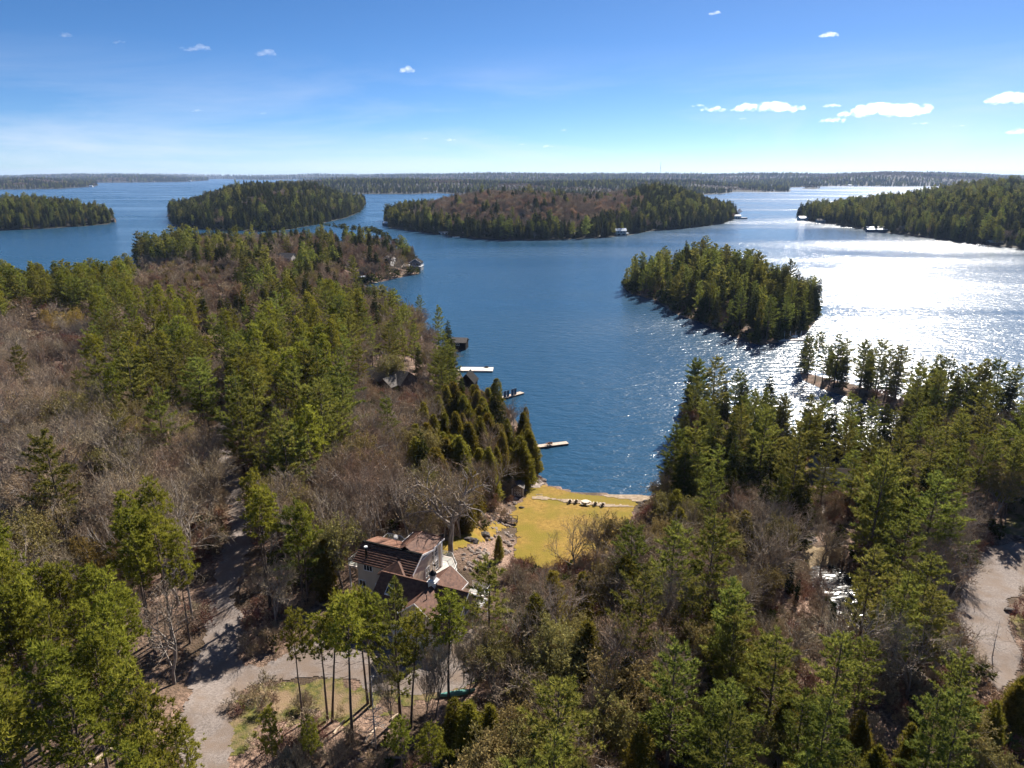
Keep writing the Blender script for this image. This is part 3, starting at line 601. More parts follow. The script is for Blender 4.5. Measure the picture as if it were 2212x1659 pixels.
def scatter(name, label, cat, pts, sc_, ix):
    n = len(pts); me = bpy.data.meshes.new(name); me.vertices.add(n); me.vertices.foreach_set('co', np.asarray(pts, np.float32).ravel())
    sc_ = np.asarray(sc_, float); a = me.attributes.new('sc', 'FLOAT_VECTOR', 'POINT'); wx = rng.uniform(.8, 1.3, n); a.data.foreach_set('vector', np.stack([sc_ * wx, sc_ * wx, sc_], 1).astype(np.float32).ravel())
    for nm, ty, d in (('rz', 'FLOAT', rng.uniform(0, 6.28, n)), ('ix', 'INT', ix)):
        a = me.attributes.new(nm, ty, 'POINT'); a.data.foreach_set('value', np.asarray(d, np.float32 if ty == 'FLOAT' else np.int32))
    me.update(); o = link(name, me); tag(o, label, cat, kind='stuff')
    gn = bpy.data.node_groups.new(name, 'GeometryNodeTree'); gn.interface.new_socket('Geometry', in_out='INPUT', socket_type='NodeSocketGeometry'); gn.interface.new_socket('Geometry', in_out='OUTPUT', socket_type='NodeSocketGeometry')
    gi = gn.nodes.new('NodeGroupInput'); go = gn.nodes.new('NodeGroupOutput'); ci = gn.nodes.new('GeometryNodeCollectionInfo'); ci.inputs['Collection'].default_value = HID; ci.inputs['Separate Children'].default_value = True; ci.inputs['Reset Children'].default_value = True
    ip = gn.nodes.new('GeometryNodeInstanceOnPoints'); ip.inputs['Pick Instance'].default_value = True
    def na(nm, ty):
        q = gn.nodes.new('GeometryNodeInputNamedAttribute'); q.data_type = ty; q.inputs['Name'].default_value = nm; return q.outputs['Attribute']
    cx = gn.nodes.new('ShaderNodeCombineXYZ'); l = gn.links.new
    l(gi.outputs[0], ip.inputs['Points']); l(ci.outputs[0], ip.inputs['Instance']); l(na('ix', 'INT'), ip.inputs['Instance Index']); l(na('rz', 'FLOAT'), cx.inputs[2]); l(cx.outputs[0], ip.inputs['Rotation']); l(na('sc', 'FLOAT_VECTOR'), ip.inputs['Scale']); l(ip.outputs[0], go.inputs[0])
    md = o.modifiers.new('scatter', 'NODES'); md.node_group = gn
    return o

KN = dict(red_pine=('red_pine_tree', 'pine', 'red pine with bare trunk and tufted crown'), white_pine=('white_pine_tree', 'pine', 'white pine with layered feathery branches'),
          hemlock=('hemlock_tree', 'conifer', 'dark dense hemlock'), cedar=('cedar_tree', 'cedar', 'olive-green cedar'), maple=('bare_tree', 'bare tree', 'leafless grey tree'),
          brown_maple=('brown_bare_tree', 'bare tree', 'leafless brown tree'), red_maple=('red_budding_tree', 'budding tree', 'leafless reddish tree'), budding=('yellow_budding_tree', 'budding tree', 'yellow budding tree'),
          olive_tree=('olive_budding_tree', 'budding tree', 'olive-tinged budding tree'), poplar=('poplar_tree', 'poplar', 'tan poplar'), birch=('birch_tree', 'birch', 'leafless birch with pale stem'), oak=('oak_tree', 'oak', 'bare oak'), snag=('dead_tree', 'dead tree', 'dead grey snag'),
          spruce=('spruce_tree', 'spruce', 'small dark spruce spire'), thin_tree=('thin_bare_tree', 'bare tree', 'thin leafless tree'))
def tree(kind, x, y, h, label, group=None, tilt=(0, 0), z=None, form_i=None):
    fs = FORMS[kind]; tr, cr_, fh = fs[random.randrange(len(fs)) if form_i is None else form_i]
    o = link(KN[kind][0], None, None, (x, y, float(T(x, y)) if z is None else z)); s = h / fh; e = random.uniform(.8, 1.22)
    o.scale = (s * e, s * e, s); o.rotation_euler = (tilt[0], tilt[1], random.uniform(0, 6.28) if tilt == (0, 0) else 0); tag(o, label, KN[kind][1], group)
    link('trunk', tr, o); link('crown', cr_, o)
    return o

# ------------------------------------------------------------------ trees that stand out in the photograph
SPECIAL = []
def by_base(kind, bx, by, ty, label, tx=None, **k):
    """tree from the picture points of its foot and its top"""
    x, y, z = hit(bx, by); d = ray(bx, ty); t = y / d[1]; h = H + d[2] * t - z; tilt = (0, 0)
    if tx is not None: tilt = (0, math.atan2(ray(tx, ty)[0] * t - x, h))
    SPECIAL.append((x, y, h)); return tree(kind, x, y, h, label, tilt=tilt, **k)
def by_top(kind, tx, ty, h, label, **k):
    x, y, z = hit(tx, ty, h); SPECIAL.append((x, y, h)); return tree(kind, x, y, h, label, z=z, **k)
by_base('oak', 974, 1196, 985, 'big bare oak with thick bent trunk beside the house deck', form_i=0)
by_base('red_pine', 655, 1563, 1316, 'red pine leftmost in the row before the garage, forked bare limbs below its crown')
by_base('red_pine', 708, 1556, 1322, 'red pine standing second in the row before the garage')
by_base('red_pine', 718, 1559, 1282, 'tall red pine, right one of the close pair left of the garage shadow', tx=724)
by_base('red_pine', 762, 1603, 1278, 'red pine with foot nearest the camera, left of the garage shadow', tx=742)
by_base('red_pine', 795, 1520, 1272, 'slender red pine at the edge of the garage shadow, left of a twin', tx=766)
by_base('red_pine', 803, 1523, 1285, 'slender red pine at the edge of the garage shadow, right of a twin', tx=786)
by_base('snag', 812, 1617, 1455, 'broken dark dead stem before the garage forecourt')
by_base('white_pine', 865, 1547, 1253, 'broad white pine right in front of the garage cross gable')
by_base('red_pine', 888, 1570, 1315, 'red pine in front of the white garage doors', tx=897)
by_base('thin_tree', 918, 1565, 1400, 'thin leafless tree in front of the garage doors')
by_base('thin_tree', 940, 1550, 1330, 'thin leafless tree at the right garage corner', tx=955)
by_base('red_pine', 970, 1540, 1280, 'red pine with one round crown at the right end of the garage')
by_base('thin_tree', 846, 1570, 1430, 'thin leafless sapling leaning left before the forecourt', tx=815)
by_base('white_pine', 1058, 1448, 1198, 'white pine with hanging blue-green boughs right of the house')
by_base('thin_tree', 1000, 1480, 1370, 'thin leafless tree on the gravel right of the garage')
by_base('thin_tree', 1012, 1500, 1360, 'forked leafless tree right of the garage gravel', tx=1020)
by_base('cedar', 1078, 1210, 1158, 'young conifer alone on the rocky slope below the deck')
by_base('maple', 1241, 1240, 1098, 'leafless tree at the lawn edge, left of the lawn clump', form_i=1)
by_base('maple', 1283, 1228, 1096, 'many-stemmed leafless tree rising before the lawn', form_i=3)
by_base('maple', 1308, 1235, 1110, 'leafless tree at the lawn edge, right of the lawn clump', tx=1330)
by_base('maple', 1132, 1290, 1196, 'small leafless tree with cupped crown below the lawn')
by_base('maple', 1172, 1300, 1205, 'small leafless tree leaning right below the lawn', tx=1190)
by_base('white_pine', 1865, 1255, 968, 'big white pine leaning right in front of the white cottage', tx=1920, form_i=2)
by_base('birch', 1680, 1190, 1075, 'pale birch leaning right near the white cottage', tx=1708)
for bx, by, ty, q in ((1669, 1262, 1200, 'leftmost of the spires by the narrow track'), (1703, 1278, 1213, 'middle one of the spires by the narrow track'), (1719, 1310, 1252, 'nearest of the spires by the narrow track'), (1793, 1372, 1302, 'left one of the pair before the pond'), (1820, 1362, 1292, 'right one of the pair before the pond')):
    by_base('spruce', bx, by, ty, 'small dark spruce spire, ' + q)
by_base('snag', 248, 1097, 1001, 'pale dead snag, taller of two in the bare wood at left')
by_base('snag', 176, 1150, 1087, 'pale dead snag, shorter of two in the bare wood at left')
by_base('snag', 2143, 1420, 1340, 'dead forked tree at the edge of the right drive')
by_top('poplar', 503, 606, 19, 'large tan poplar rising above the left wood', form_i=0)
by_top('budding', 175, 1135, 12, 'yellow budding tree above the red pine stand at left')
by_top('budding', 100, 668, 13, 'yellow budding tree, left one of three in the left wood')
by_top('budding', 145, 664, 13, 'yellow budding tree, middle one of three in the left wood')
by_top('budding', 190, 676, 12, 'yellow budding tree, right one of three in the left wood')
by_top('white_pine', 32, 742, 17, 'bright green white pine alone at the left edge', form_i=1)
by_top('white_pine', 588, 912, 14, 'silvery white pine with open branches right of the road', form_i=3)
by_top('white_pine', 250, 868, 17, 'yellow-green white pine in the middle of the bare left wood')
by_top('white_pine', 430, 745, 20, 'largest white pine beside the road')
by_top('white_pine', 368, 830, 16, 'white pine in the bare wood left of the road')
by_top('white_pine', 205, 815, 13, 'small white pine among grey bare trees at left')
by_top('white_pine', 905, 636, 17, 'spire-like white pine on the shore before the cove', form_i=0)
by_top('white_pine', 945, 660, 18, 'spire-like white pine on the shore nearer the black boathouse', form_i=4)
by_top('red_maple', 1500, 878, 12, 'reddish bare tree at the left edge of the right headland')
by_top('red_pine', 395, 1565, 11, 'bright red pine at the bottom edge beside the road', form_i=2)
by_top('red_pine', 575, 1525, 12, 'red pine at the bottom edge left of the row before the garage')
by_top('red_pine', 663, 1550, 11, 'red pine at the bottom edge below the row before the garage')
by_top('red_pine', 860, 1548, 11, 'red pine at the bottom edge, left of a pair under the garage')
by_top('red_pine', 930, 1570, 11, 'red pine at the bottom edge, right of a pair under the garage')
by_top('white_pine', 1590, 1330, 15, 'broad yellow-green white pine at the lower right')
for i, (bx, by, ty, kd) in enumerate(((1743, 822, 722, 'white_pine'), (1760, 826, 716, 'red_pine'), (1775, 832, 745, 'white_pine'), (1800, 838, 722, 'white_pine'), (1820, 842, 760, 'hemlock'), (1856, 853, 735, 'white_pine'), (1893, 860, 770, 'white_pine'), (1790, 836, 765, 'white_pine'), (1957, 878, 752, 'snag'))):
    by_base(kd, bx, by, ty, ['white pine at the tip of the narrow spit', 'bare-stemmed pine second from the spit tip', 'short white pine third from the spit tip', 'leaning white pine in the middle of the spit', 'low dark conifer on the spit', 'white pine near the land end of the spit', 'last small white pine on the spit', 'small white pine behind the leaning pine on the spit', 'tall dead stem where the spit meets the land'][i])
for i, (bx, by, ty, kd) in enumerate(((1738, 970, 868, 'hemlock'), (1766, 976, 852, 'white_pine'), (1792, 980, 876, 'hemlock'), (1818, 984, 846, 'white_pine'), (1846, 984, 870, 'hemlock'), (1874, 980, 858, 'white_pine'), (1902, 974, 872, 'hemlock'), (1922, 968, 880, 'white_pine'))):
    by_base(kd, bx, by, ty, ['first', 'second', 'third', 'fourth', 'fifth', 'sixth', 'seventh', 'eighth'][i] + ' conifer from the left on the shore behind the white cottage')
for i, (bx, by, ty, kd) in enumerate(((1476, 990, 892, 'hemlock'), (1482, 958, 868, 'white_pine'), (1500, 935, 852, 'hemlock'), (1520, 930, 846, 'white_pine'), (1545, 925, 850, 'hemlock'), (1472, 1030, 940, 'hemlock'))):
    by_base(kd, bx, by, ty, ['conifer at the left edge of the headland, below the pink roof', 'conifer standing just before the pink-roofed boathouse', 'dark conifer right behind the pink-roofed boathouse corner', 'pine second right of the pink-roofed boathouse', 'dark conifer third right of the pink-roofed boathouse', 'low conifer where the headland meets the beach side'][i])
for i, (tx, ty, hh, kd) in enumerate(((1990, 790, 19, 'white_pine'), (2015, 800, 17, 'hemlock'), (2035, 765, 21, 'red_pine'), (2055, 768, 21, 'white_pine'), (2095, 800, 18, 'white_pine'), (2135, 778, 21, 'red_pine'), (2165, 772, 22, 'white_pine'), (2200, 785, 21, 'white_pine'), (2070, 810, 17, 'hemlock'), (2115, 815, 17, 'hemlock'), (2185, 812, 18, 'hemlock'), (1965, 850, 15, 'hemlock'), (2150, 830, 17, 'white_pine'), (2020, 840, 16, 'white_pine'), (2070, 850, 16, 'hemlock'))):
    by_top(kd, tx, ty, hh, KN[kd][2] + ' against the glittering lake at the right edge', group=KN[kd][2] + ' against the glitter')

# ------------------------------------------------------------------ woods: zones read off the photograph (picture points)
P4 = lambda *a: list(a)
CLEAR = [
  ([(1107, 1050), (1180, 1040), (1400, 1070), (1375, 1100), (1352, 1140), (1330, 1185), (1215, 1226), (1160, 1228), (1102, 1200)], 0),      # lawn
  ([(985, 1150), (1105, 1120), (1120, 1050), (1160, 1000), (1180, 1050), (1110, 1210), (1040, 1250), (985, 1200)], 0),                         # rocky slope
  ([(775, 1160), (900, 1145), (960, 1160), (1015, 1270), (1040, 1380), (1030, 1500), (760, 1530), (735, 1460), (790, 1380), (790, 1260)], 0), # house and forecourt
  ([(446, 1290), (506, 1290), (530, 1420), (640, 1395), (740, 1395), (740, 1460), (560, 1500), (480, 1659), (400, 1659), (385, 1560), (430, 1440)], 0),  # road
  ([(482, 1110), (545, 1110), (525, 1290), (455, 1290)], .5),
  ([(500, 1490), (640, 1470), (740, 1480), (740, 1550), (520, 1640)], 0),
  ([(2080, 1230), (2212, 1150), (2212, 1400), (2160, 1480), (2110, 1440), (2075, 1350)], 0), ([(2176, 1095), (2212, 1090), (2212, 1163), (2176, 1163)], 0),
  ([(1758, 985), (1853, 985), (1853, 1048), (1758, 1048)], .22), ([(1745, 1225), (1860, 1225), (1870, 1370), (1760, 1330)], .4), ([(1685, 1205), (1730, 1205), (1725, 1275), (1685, 1275)], 0),
  ([(1690, 860), (1930, 880), (1950, 930), (1850, 985), (1720, 985)], .75), ([(1730, 800), (1950, 870), (1950, 940), (1735, 850)], .0),
  ([(800, 770), (905, 770), (905, 850), (800, 850)], .15), ([(975, 720), (1010, 720), (1010, 760), (985, 760)], 0), ([(990, 785), (1065, 785), (1065, 812), (990, 812)], 0), ([(1000, 808), (1025, 808), (1025, 832), (1000, 832)], .0), ([(1082, 838), (1130, 838), (1130, 860), (1082, 860)], 0),
  ([(735, 592), (820, 592), (835, 606), (735, 612)], 0), ([(878, 562), (918, 562), (918, 592), (878, 592)], 0), ([(600, 540), (640, 540), (640, 575), (600, 575)], .1), ([(832, 556), (850, 556), (850, 572), (832, 572)], .0),
  ([(1150, 950), (1230, 950), (1230, 975), (1152, 975)], 0),
  ([(1000, 1150), (1040, 1108), (1100, 1085), (1098, 1035), (1140, 1035), (1130, 1085), (1105, 1140)], 0),
  ([(462, 615), (548, 615), (548, 700), (470, 700)], .35), ([(60, 662), (198, 662), (198, 705), (60, 705)], .4), ([(140, 1142), (218, 1142), (218, 1190), (140, 1190)], .15),
]
ZONES = [  # polygon, what stands there, where it is, density, heights factor
  ([(0, 1215), (140, 1225), (290, 1110), (420, 1150), (455, 1330), (400, 1480), (330, 1700), (0, 1700)], dict(red_pine=.84, maple=.12, white_pine=.04), 'in the stand left of the gravel road', .85, 1.0),
  ([(0, 830), (110, 850), (330, 850), (470, 880), (475, 1120), (290, 1150), (130, 1230), (0, 1230)], dict(maple=.44, brown_maple=.30, olive_tree=.10, white_pine=.10, birch=.06), 'in the bare wood at left', .95, 1.15),
  ([(285, 535), (500, 545), (480, 645), (285, 640)], dict(maple=.46, brown_maple=.36, olive_tree=.12, cedar=.06), 'in the brown scrub behind the left pines', 1.0, .62),
  ([(0, 560), (285, 575), (285, 645), (120, 645), (0, 640)], dict(white_pine=.55, red_pine=.4, maple=.05), 'in the left treeline by the water', 1.0, 1.0),
  ([(0, 640), (210, 650), (200, 740), (130, 830), (0, 840)], dict(maple=.5, brown_maple=.4, red_maple=.1), 'at the left edge above the grey wood', 1.0, .95),
  ([(200, 630), (330, 620), (480, 690), (500, 840), (440, 890), (340, 850), (150, 850), (200, 740)], dict(white_pine=.34, red_pine=.14, maple=.26, brown_maple=.18, olive_tree=.08), 'in the green pine belt at left', .85, 1.0),
  ([(480, 680), (720, 640), (800, 680), (760, 760), (740, 900), (690, 1010), (510, 1040), (505, 840)], dict(white_pine=.40, red_pine=.26, maple=.16, brown_maple=.14, hemlock=.04), 'in the dense pines right of the road', .75, 1.05),
  ([(720, 640), (900, 640), (970, 740), (960, 830), (900, 880), (760, 900), (750, 760)], dict(maple=.40, brown_maple=.30, olive_tree=.12, hemlock=.06, white_pine=.12), 'in the mixed wood before the cove', 1.1, .95),
  ([(900, 640), (960, 640), (1010, 790), (1000, 830), (960, 830)], dict(white_pine=.6, hemlock=.3, maple=.1), 'on the shore by the black boathouse', 1.0, 1.0),
  ([(900, 860), (1000, 800), (1075, 820), (1160, 900), (1155, 1010), (1060, 1090), (980, 1010), (880, 960)], dict(cedar=.86, hemlock=.06, brown_maple=.08), 'on the cedar bank above the long dock', 1.15, 1.0),
  ([(600, 1000), (760, 890), (900, 880), (980, 1000), (1060, 1100), (960, 1170), (770, 1170), (640, 1130), (545, 1110)], dict(maple=.40, brown_maple=.44, olive_tree=.10, cedar=.06), 'in the brown wood behind the house', 1.0, 1.0),
  ([(520, 1050), (640, 1110), (770, 1150), (790, 1260), (760, 1420), (540, 1400), (520, 1250)], dict(white_pine=.38, red_pine=.38, maple=.24), 'between the road and the house', 1.3, 1.0),
  ([(1030, 1240), (1130, 1230), (1330, 1200), (1480, 1240), (1520, 1330), (1480, 1700), (1000, 1700), (1010, 1500)], dict(maple=.32, brown_maple=.14, olive_tree=.26, cedar=.16, white_pine=.12), 'in the tangled wood below the lawn', 1.25, .9),
  ([(330, 1480), (480, 1659), (760, 1560), (1010, 1510), (1010, 1700), (330, 1700)], dict(maple=.55, thin_tree=.45), 'in the thin wood at the bottom edge', .5, .6),
  ([(1480, 1240), (1750, 1300), (2060, 1400), (2220, 1480), (2220, 1700), (1480, 1700)], dict(white_pine=.46, cedar=.26, brown_maple=.10, olive_tree=.12, maple=.06), 'in the green wood at the lower right', 1.0, .8),
  ([(1350, 1000), (1470, 1040), (1740, 1060), (1760, 1290), (1500, 1260), (1330, 1200)], dict(maple=.40, brown_maple=.18, olive_tree=.18, white_pine=.12, cedar=.12), 'in the mauve wood right of the lawn', 1.1, .95),
  ([(1460, 830), (1720, 820), (1740, 1060), (1460, 1060)], dict(hemlock=.56, white_pine=.36, maple=.08), 'on the dark headland right of the bay', .85, .92),
  ([(1720, 820), (1940, 860), (1940, 1010), (1740, 1060)], dict(hemlock=.5, white_pine=.5), 'on the thin shore behind the white cottage', 1.3, .9),
  ([(1860, 960), (2220, 740), (2220, 1300), (2060, 1400), (1880, 1330), (1750, 1290), (1750, 1050)], dict(white_pine=.42, hemlock=.06, maple=.30, brown_maple=.12, olive_tree=.10), 'in the pines at the right edge', .95, .95),
  ([(270, 440), (410, 440), (410, 535), (270, 540)], dict(white_pine=.7, hemlock=.3), 'on the wooded knoll by the left water', 1.3, 1.0),
  ([(300, 480), (950, 440), (950, 645), (700, 660), (480, 690), (330, 625)], dict(hemlock=.32, maple=.20, brown_maple=.28, olive_tree=.08, white_pine=.12), 'on the peninsula', 1.2, .95),
  ([(1320, 480), (1800, 480), (1800, 760), (1320, 700)], dict(white_pine=.46, hemlock=.54), 'on the near wooded island', 1.3, 1.0),
]
BASEH = dict(olive_tree=(9, 14), red_pine=(17, 22), white_pine=(15, 22), hemlock=(13, 19), cedar=(9, 13), maple=(11, 16), brown_maple=(10, 15), red_maple=(10, 13), birch=(11, 14), thin_tree=(8, 12), budding=(11, 13))
cand = []
yv = 47.0
rows = []
while yv < 660:
    st = 3.75 + max(0, yv - 130) * 0.0078
    half = min(440, yv * .80 + 14)
    xs = np.arange(-half, min(half, 320), st); rows.append(np.stack([xs + rng.uniform(-.5, .5, len(xs)) * st, yv + rng.uniform(-.5, .5, len(xs)) * st, np.full(len(xs), st)], 1)); yv += st
pts = np.concatenate(rows)
dm = np.maximum(sdist(MAIN, pts[:, 0], pts[:, 1]), sdist(ISLE, pts[:, 0], pts[:, 1])); pts = pts[dm > .5]
u_, v_ = hloc(pts[:, 0], pts[:, 1]); ok = ~((u_ > -23) & (u_ < 4) & (v_ > -13) & (v_ < 18))
for poly, mg in ((LAWN, 1), (ROAD, 1.2), (DRIVE, 1), (RDRIVE, 1), (POND, .3)): ok &= sdist(poly, pts[:, 0], pts[:, 1]) < -mg
pts = pts[ok]; tz = T(pts[:, 0], pts[:, 1])
# zone by where the crown would show
pX, pY, pF = proj(pts[:, 0], pts[:, 1], tz + 12)
vis = (pX > -60) & (pX < 2275) & (pY < 1780); pts, tz, pX, pY, pF = pts[vis], tz[vis], pX[vis], pY[vis], pF[vis]
cen = np.array([[sum(a for a, b in q[0]) / len(q[0]), sum(b for a, b in q[0]) / len(q[0])] for q in ZONES])
zi = np.argmin(np.abs(cen[None, :, 0] - pX[:, None]) + np.abs(cen[None, :, 1] - pY[:, None]), 1)
for i in range(len(ZONES) - 1, -1, -1): zi = np.where(inside(ZONES[i][0], pX, pY), i, zi)
kds = np.array([random.choices(list(ZONES[i][1]), list(ZONES[i][1].values()))[0] for i in zi])
hts = np.array([random.uniform(*BASEH[k]) * ZONES[i][4] for k, i in zip(kds, zi)])
hts *= np.where(np.isin(zi, [i for i, q in enumerate(ZONES) if 'island' in q[2] or 'headland' in q[2] or 'knoll' in q[2]]), rng.uniform(.68, 1.2, len(pts)), 1)
good = rng.random(len(pts)) < .62 * np.array([ZONES[i][3] for i in zi])
for q in SPECIAL: good &= (pts[:, 0] - q[0]) ** 2 + (pts[:, 1] - q[1]) ** 2 > 5.5
# thin out trees that would hide ground, roof or water seen in the photograph
wdt = np.array([dict(red_pine=2.2, white_pine=3.2, hemlock=2.4, cedar=1.5).get(k, 3.0) for k in kds]) * hts / 18
low = np.where(np.isin(kds, ('cedar', 'hemlock')), .15, np.where(np.isin(kds, ('red_pine', 'white_pine')), .42, .38))
cpx, cpy = [], []
for f in (0, .2, .4, .6, .8, 1.0):
    q = proj(pts[:, 0], pts[:, 1], tz + hts * (low + (.97 - low) * f)); sw = F_ / q[2] * wdt * (.8 if f < .7 else .4 if f < .9 else 0)
    for o_ in (-1, 0, 1): cpx.append(q[0] + o_ * sw); cpy.append(q[1])
cpx, cpy = np.stack(cpx), np.stack(cpy)
for poly, pk in CLEAR: good &= ~(inside(poly, cpx, cpy).any(0) & (rng.random(len(pts)) > pk))
for i in np.nonzero(good)[0]: cand.append((hts[i] / pF[i], kds[i].item(), pts[i, 0], pts[i, 1], tz[i], hts[i], ZONES[zi[i]][2]))
cand.sort(key=lambda c: -c[0])
cnt = {}; rest = {}; indiv = {}
for s_, kd, x, y, z, h, place in cand:
    cnt[kd] = cnt.get(kd, 0) + 1
    if cnt[kd] <= 285: indiv.setdefault((kd, place), []).append([x, y, z, h, ''])
    else:
        k2 = kd if kd in FARN else 'brown_maple'; rest.setdefault(place, []).append((x, y, z, h / FARH[k2], random.choice(FARN[k2])))
SHORT = dict(red_pine='red pine', white_pine='white pine', hemlock='dark hemlock', cedar='olive-green cedar', maple='leafless grey tree', brown_maple='leafless brown tree', red_maple='leafless reddish tree', olive_tree='olive-tinged budding tree', birch='leafless pale birch', thin_tree='thin leafless tree')
for (kd, place), q in indiv.items():
    arr = np.array([r[:4] for r in q]); nm = SHORT[kd]; uniq = set()
    if len(q) == 1: q[0][4] = 'only ' + nm + ' ' + place
    elif len(q) > 2:
        px = proj(arr[:, 0], arr[:, 1], arr[:, 2])[0]
        for w_, i in (('nearest', np.argmin(arr[:, 1])), ('leftmost', np.argmin(px)), ('rightmost', np.argmax(px)), ('farthest', np.argmax(arr[:, 1])), ('tallest', np.argmax(arr[:, 3]))):
            if not q[i][4]: q[i][4] = w_ + ' ' + nm + ' ' + place
    med = np.median(arr[:, 3]); dr = sdist(ROAD, arr[:, 0], arr[:, 1]); ds = np.maximum(sdist(MAIN, arr[:, 0], arr[:, 1]), sdist(ISLE, arr[:, 0], arr[:, 1])); dd_ = np.maximum(sdist(DRIVE, arr[:, 0], arr[:, 1]), sdist(LAWN, arr[:, 0], arr[:, 1]))
    for i, (x, y, z, h, lb) in enumerate(q):
        if lb: tree(kd, x, y, h, lb, None, z=z)
        else:
            where = ', beside the road' if dr[i] > -9 else ', at the water edge' if ds[i] < 9 else ', by lawn or drive' if dd_[i] > -10 else ''
            lb = ('tall ' if h > med else 'low ') + nm + ' ' + place + where
            tree(kd, x, y, h, lb, lb, z=z)
for place, q in rest.items():
    q = np.array(q); scatter('woodland', 'remaining trees of the wood ' + place, 'wood', q[:, :3], q[:, 3], q[:, 4].astype(int))
print('TREES', {k: v for k, v in cnt.items()}, 'rest', sum(len(q) for q in rest.values()))
# brush under the near trees
bp = np.r_[rng.uniform((-130, 48), (150, 230), (26000, 2)), rng.uniform((-330, 330), (110, 640), (9000, 2))]; bp = bp[np.abs(bp[:, 0]) < bp[:, 1] * .8 + 12]
ok = (np.maximum(sdist(MAIN, bp[:, 0], bp[:, 1]), sdist(ISLE, bp[:, 0], bp[:, 1])) > .3) & (sdist(LAWN, bp[:, 0], bp[:, 1]) < .5) & (sdist(ROAD, bp[:, 0], bp[:, 1]) < -.6) & (sdist(DRIVE, bp[:, 0], bp[:, 1]) < -.6) & (sdist(RDRIVE, bp[:, 0], bp[:, 1]) < -.5) & (sdist(POND, bp[:, 0], bp[:, 1]) < .4)
u_, v_ = hloc(bp[:, 0], bp[:, 1]); ok &= ~((u_ > -23) & (u_ < 4) & (v_ > -16) & (v_ < 20))
bz = T(bp[:, 0], bp[:, 1]); px, py, _ = proj(bp[:, 0], bp[:, 1], bz + 1)
ok &= ~inside(CLEAR[0][0], px, py) & ~inside([(1130, 1030), (1420, 1060), (1420, 1085), (1130, 1060)], px, py) & ~inside(CLEAR[1][0], px, py) & ~inside([(1740, 1000), (1860, 1000), (1860, 1060), (1740, 1060)], px, py) & ~(inside(CLEAR[6][0], px, py) & (rng.random(len(px)) < .8)) & ~((px < 420) & (py > 1300) & (rng.random(len(px)) < .75)) & (vnoise(bp[:, 0], bp[:, 1], 11, 77) + rng.uniform(-.6, .6, len(bp)) > -.15)
ok &= ~((px > 480) & (px < 1010) & (py > 1440) & (rng.random(len(px)) < .55))
bp, bz = bp[ok], bz[ok]
ib = np.array([random.choice(FARN['bush'] * 3 + FARN['evergreen_bush']) for _ in bp])
ring = []
for poly in (ISLE, MAIN[4:22]):
    for (x0, y0), (x1, y1) in zip(poly, poly[1:] + poly[:1] if poly is ISLE else poly[1:]):
        n = int(math.hypot(x1 - x0, y1 - y0) / 2.2)
        for i in range(n): t = (i + random.random()) / n; ring.append((x0 + (x1 - x0) * t + random.uniform(-2.5, 2.5), y0 + (y1 - y0) * t + random.uniform(-2.5, 2.5)))
ring = np.array(ring); dr = np.maximum(sdist(MAIN, ring[:, 0], ring[:, 1]), sdist(ISLE, ring[:, 0], ring[:, 1])); ring = ring[dr > .1]
scatter('shore_bushes', 'dark evergreen bushes along the island and peninsula shores', 'bushes', np.c_[ring, T(ring[:, 0], ring[:, 1])], rng.uniform(.9, 2.4, len(ring)), np.full(len(ring), FARN['evergreen_bush'][0]))
scatter('brush', 'leafless brush covering the forest floor', 'brush', np.c_[bp, bz], rng.uniform(.45, 1.25, len(bp)) * np.where(bp[:, 1] > 300, 1.7, 1), ib)

# ------------------------------------------------------------------ woods on islands and far shores
for k, (poly, hm, wd) in FOREST_ISLES.items():
    xs = [p[0] for p in poly]; ys = [p[1] for p in poly]; n = int((max(xs) - min(xs)) * (max(ys) - min(ys)) / 34); n = min(n, 40000)
    q = rng.uniform((min(xs), min(ys)), (max(xs), max(ys)), (n, 2)); d = sdist(poly, q[:, 0], q[:, 1]); m_ = d > 1; q, d = q[m_], d[m_]; z = ISLE_T[k](q[:, 0], q[:, 1]); px, py, _ = proj(q[:, 0], q[:, 1], z + 10)
    m_ = (px > -40) & (px < 2260); q, d, z, px = q[m_], d[m_], z[m_], px[m_]
    con = np.ones(len(q), bool); nz_ = vnoise(q[:, 0], q[:, 1], 38, 5)
    if k == 'central': con = (d < 45 + 25 * nz_) | (px > 1385 + 40 * nz_) | (rng.random(len(q)) < .035) | (nz_ > .8)
    elif k == 'second': con = (d < 90) | (nz_ > -.25)
    else: con = nz_ > -.72
    kinds = np.where(con, np.where(rng.random(len(q)) < (.12 if k in ('second', 'central') else .32), 'white_pine', 'hemlock'), np.where(rng.random(len(q)) < .6, 'maple', np.where(rng.random(len(q)) < .4, 'brown_maple', 'budding')))
    kinds = np.where(con & (rng.random(len(q)) < .05), 'brown_maple', kinds)
    ix = np.array([random.choice(FARN[a]) for a in kinds]); s_ = np.array([random.uniform(.5, 1.05) if random.random() < .86 else random.uniform(1.1, 1.4) for a in kinds]); s_ = np.where(con, s_, s_ * .9)
    scatter('woodland', dict(left='dark evergreen wood on the small island at far left', second='evergreen wood on the island behind the peninsula', central='brown wood ringed by evergreens on the big central island', right='pine wood on the island at the right edge')[k], 'wood', np.c_[q, z], s_, ix)
fp = []
for rr in np.exp(np.linspace(math.log(2300), math.log(15500), 210)):
    st = rr * .0050; xs = np.arange(-rr * .76, rr * .76, st); xs = xs + rng.uniform(-.5, .5, len(xs)) * st; fp.append(np.stack([xs, rr * (1 + rng.uniform(-.006, .006, len(xs)))], 1))
fp = np.concatenate(fp); fz_ = far_z(fp[:, 0], fp[:, 1]); m_ = fz_ > .8; fp, fz_ = fp[m_], fz_[m_]
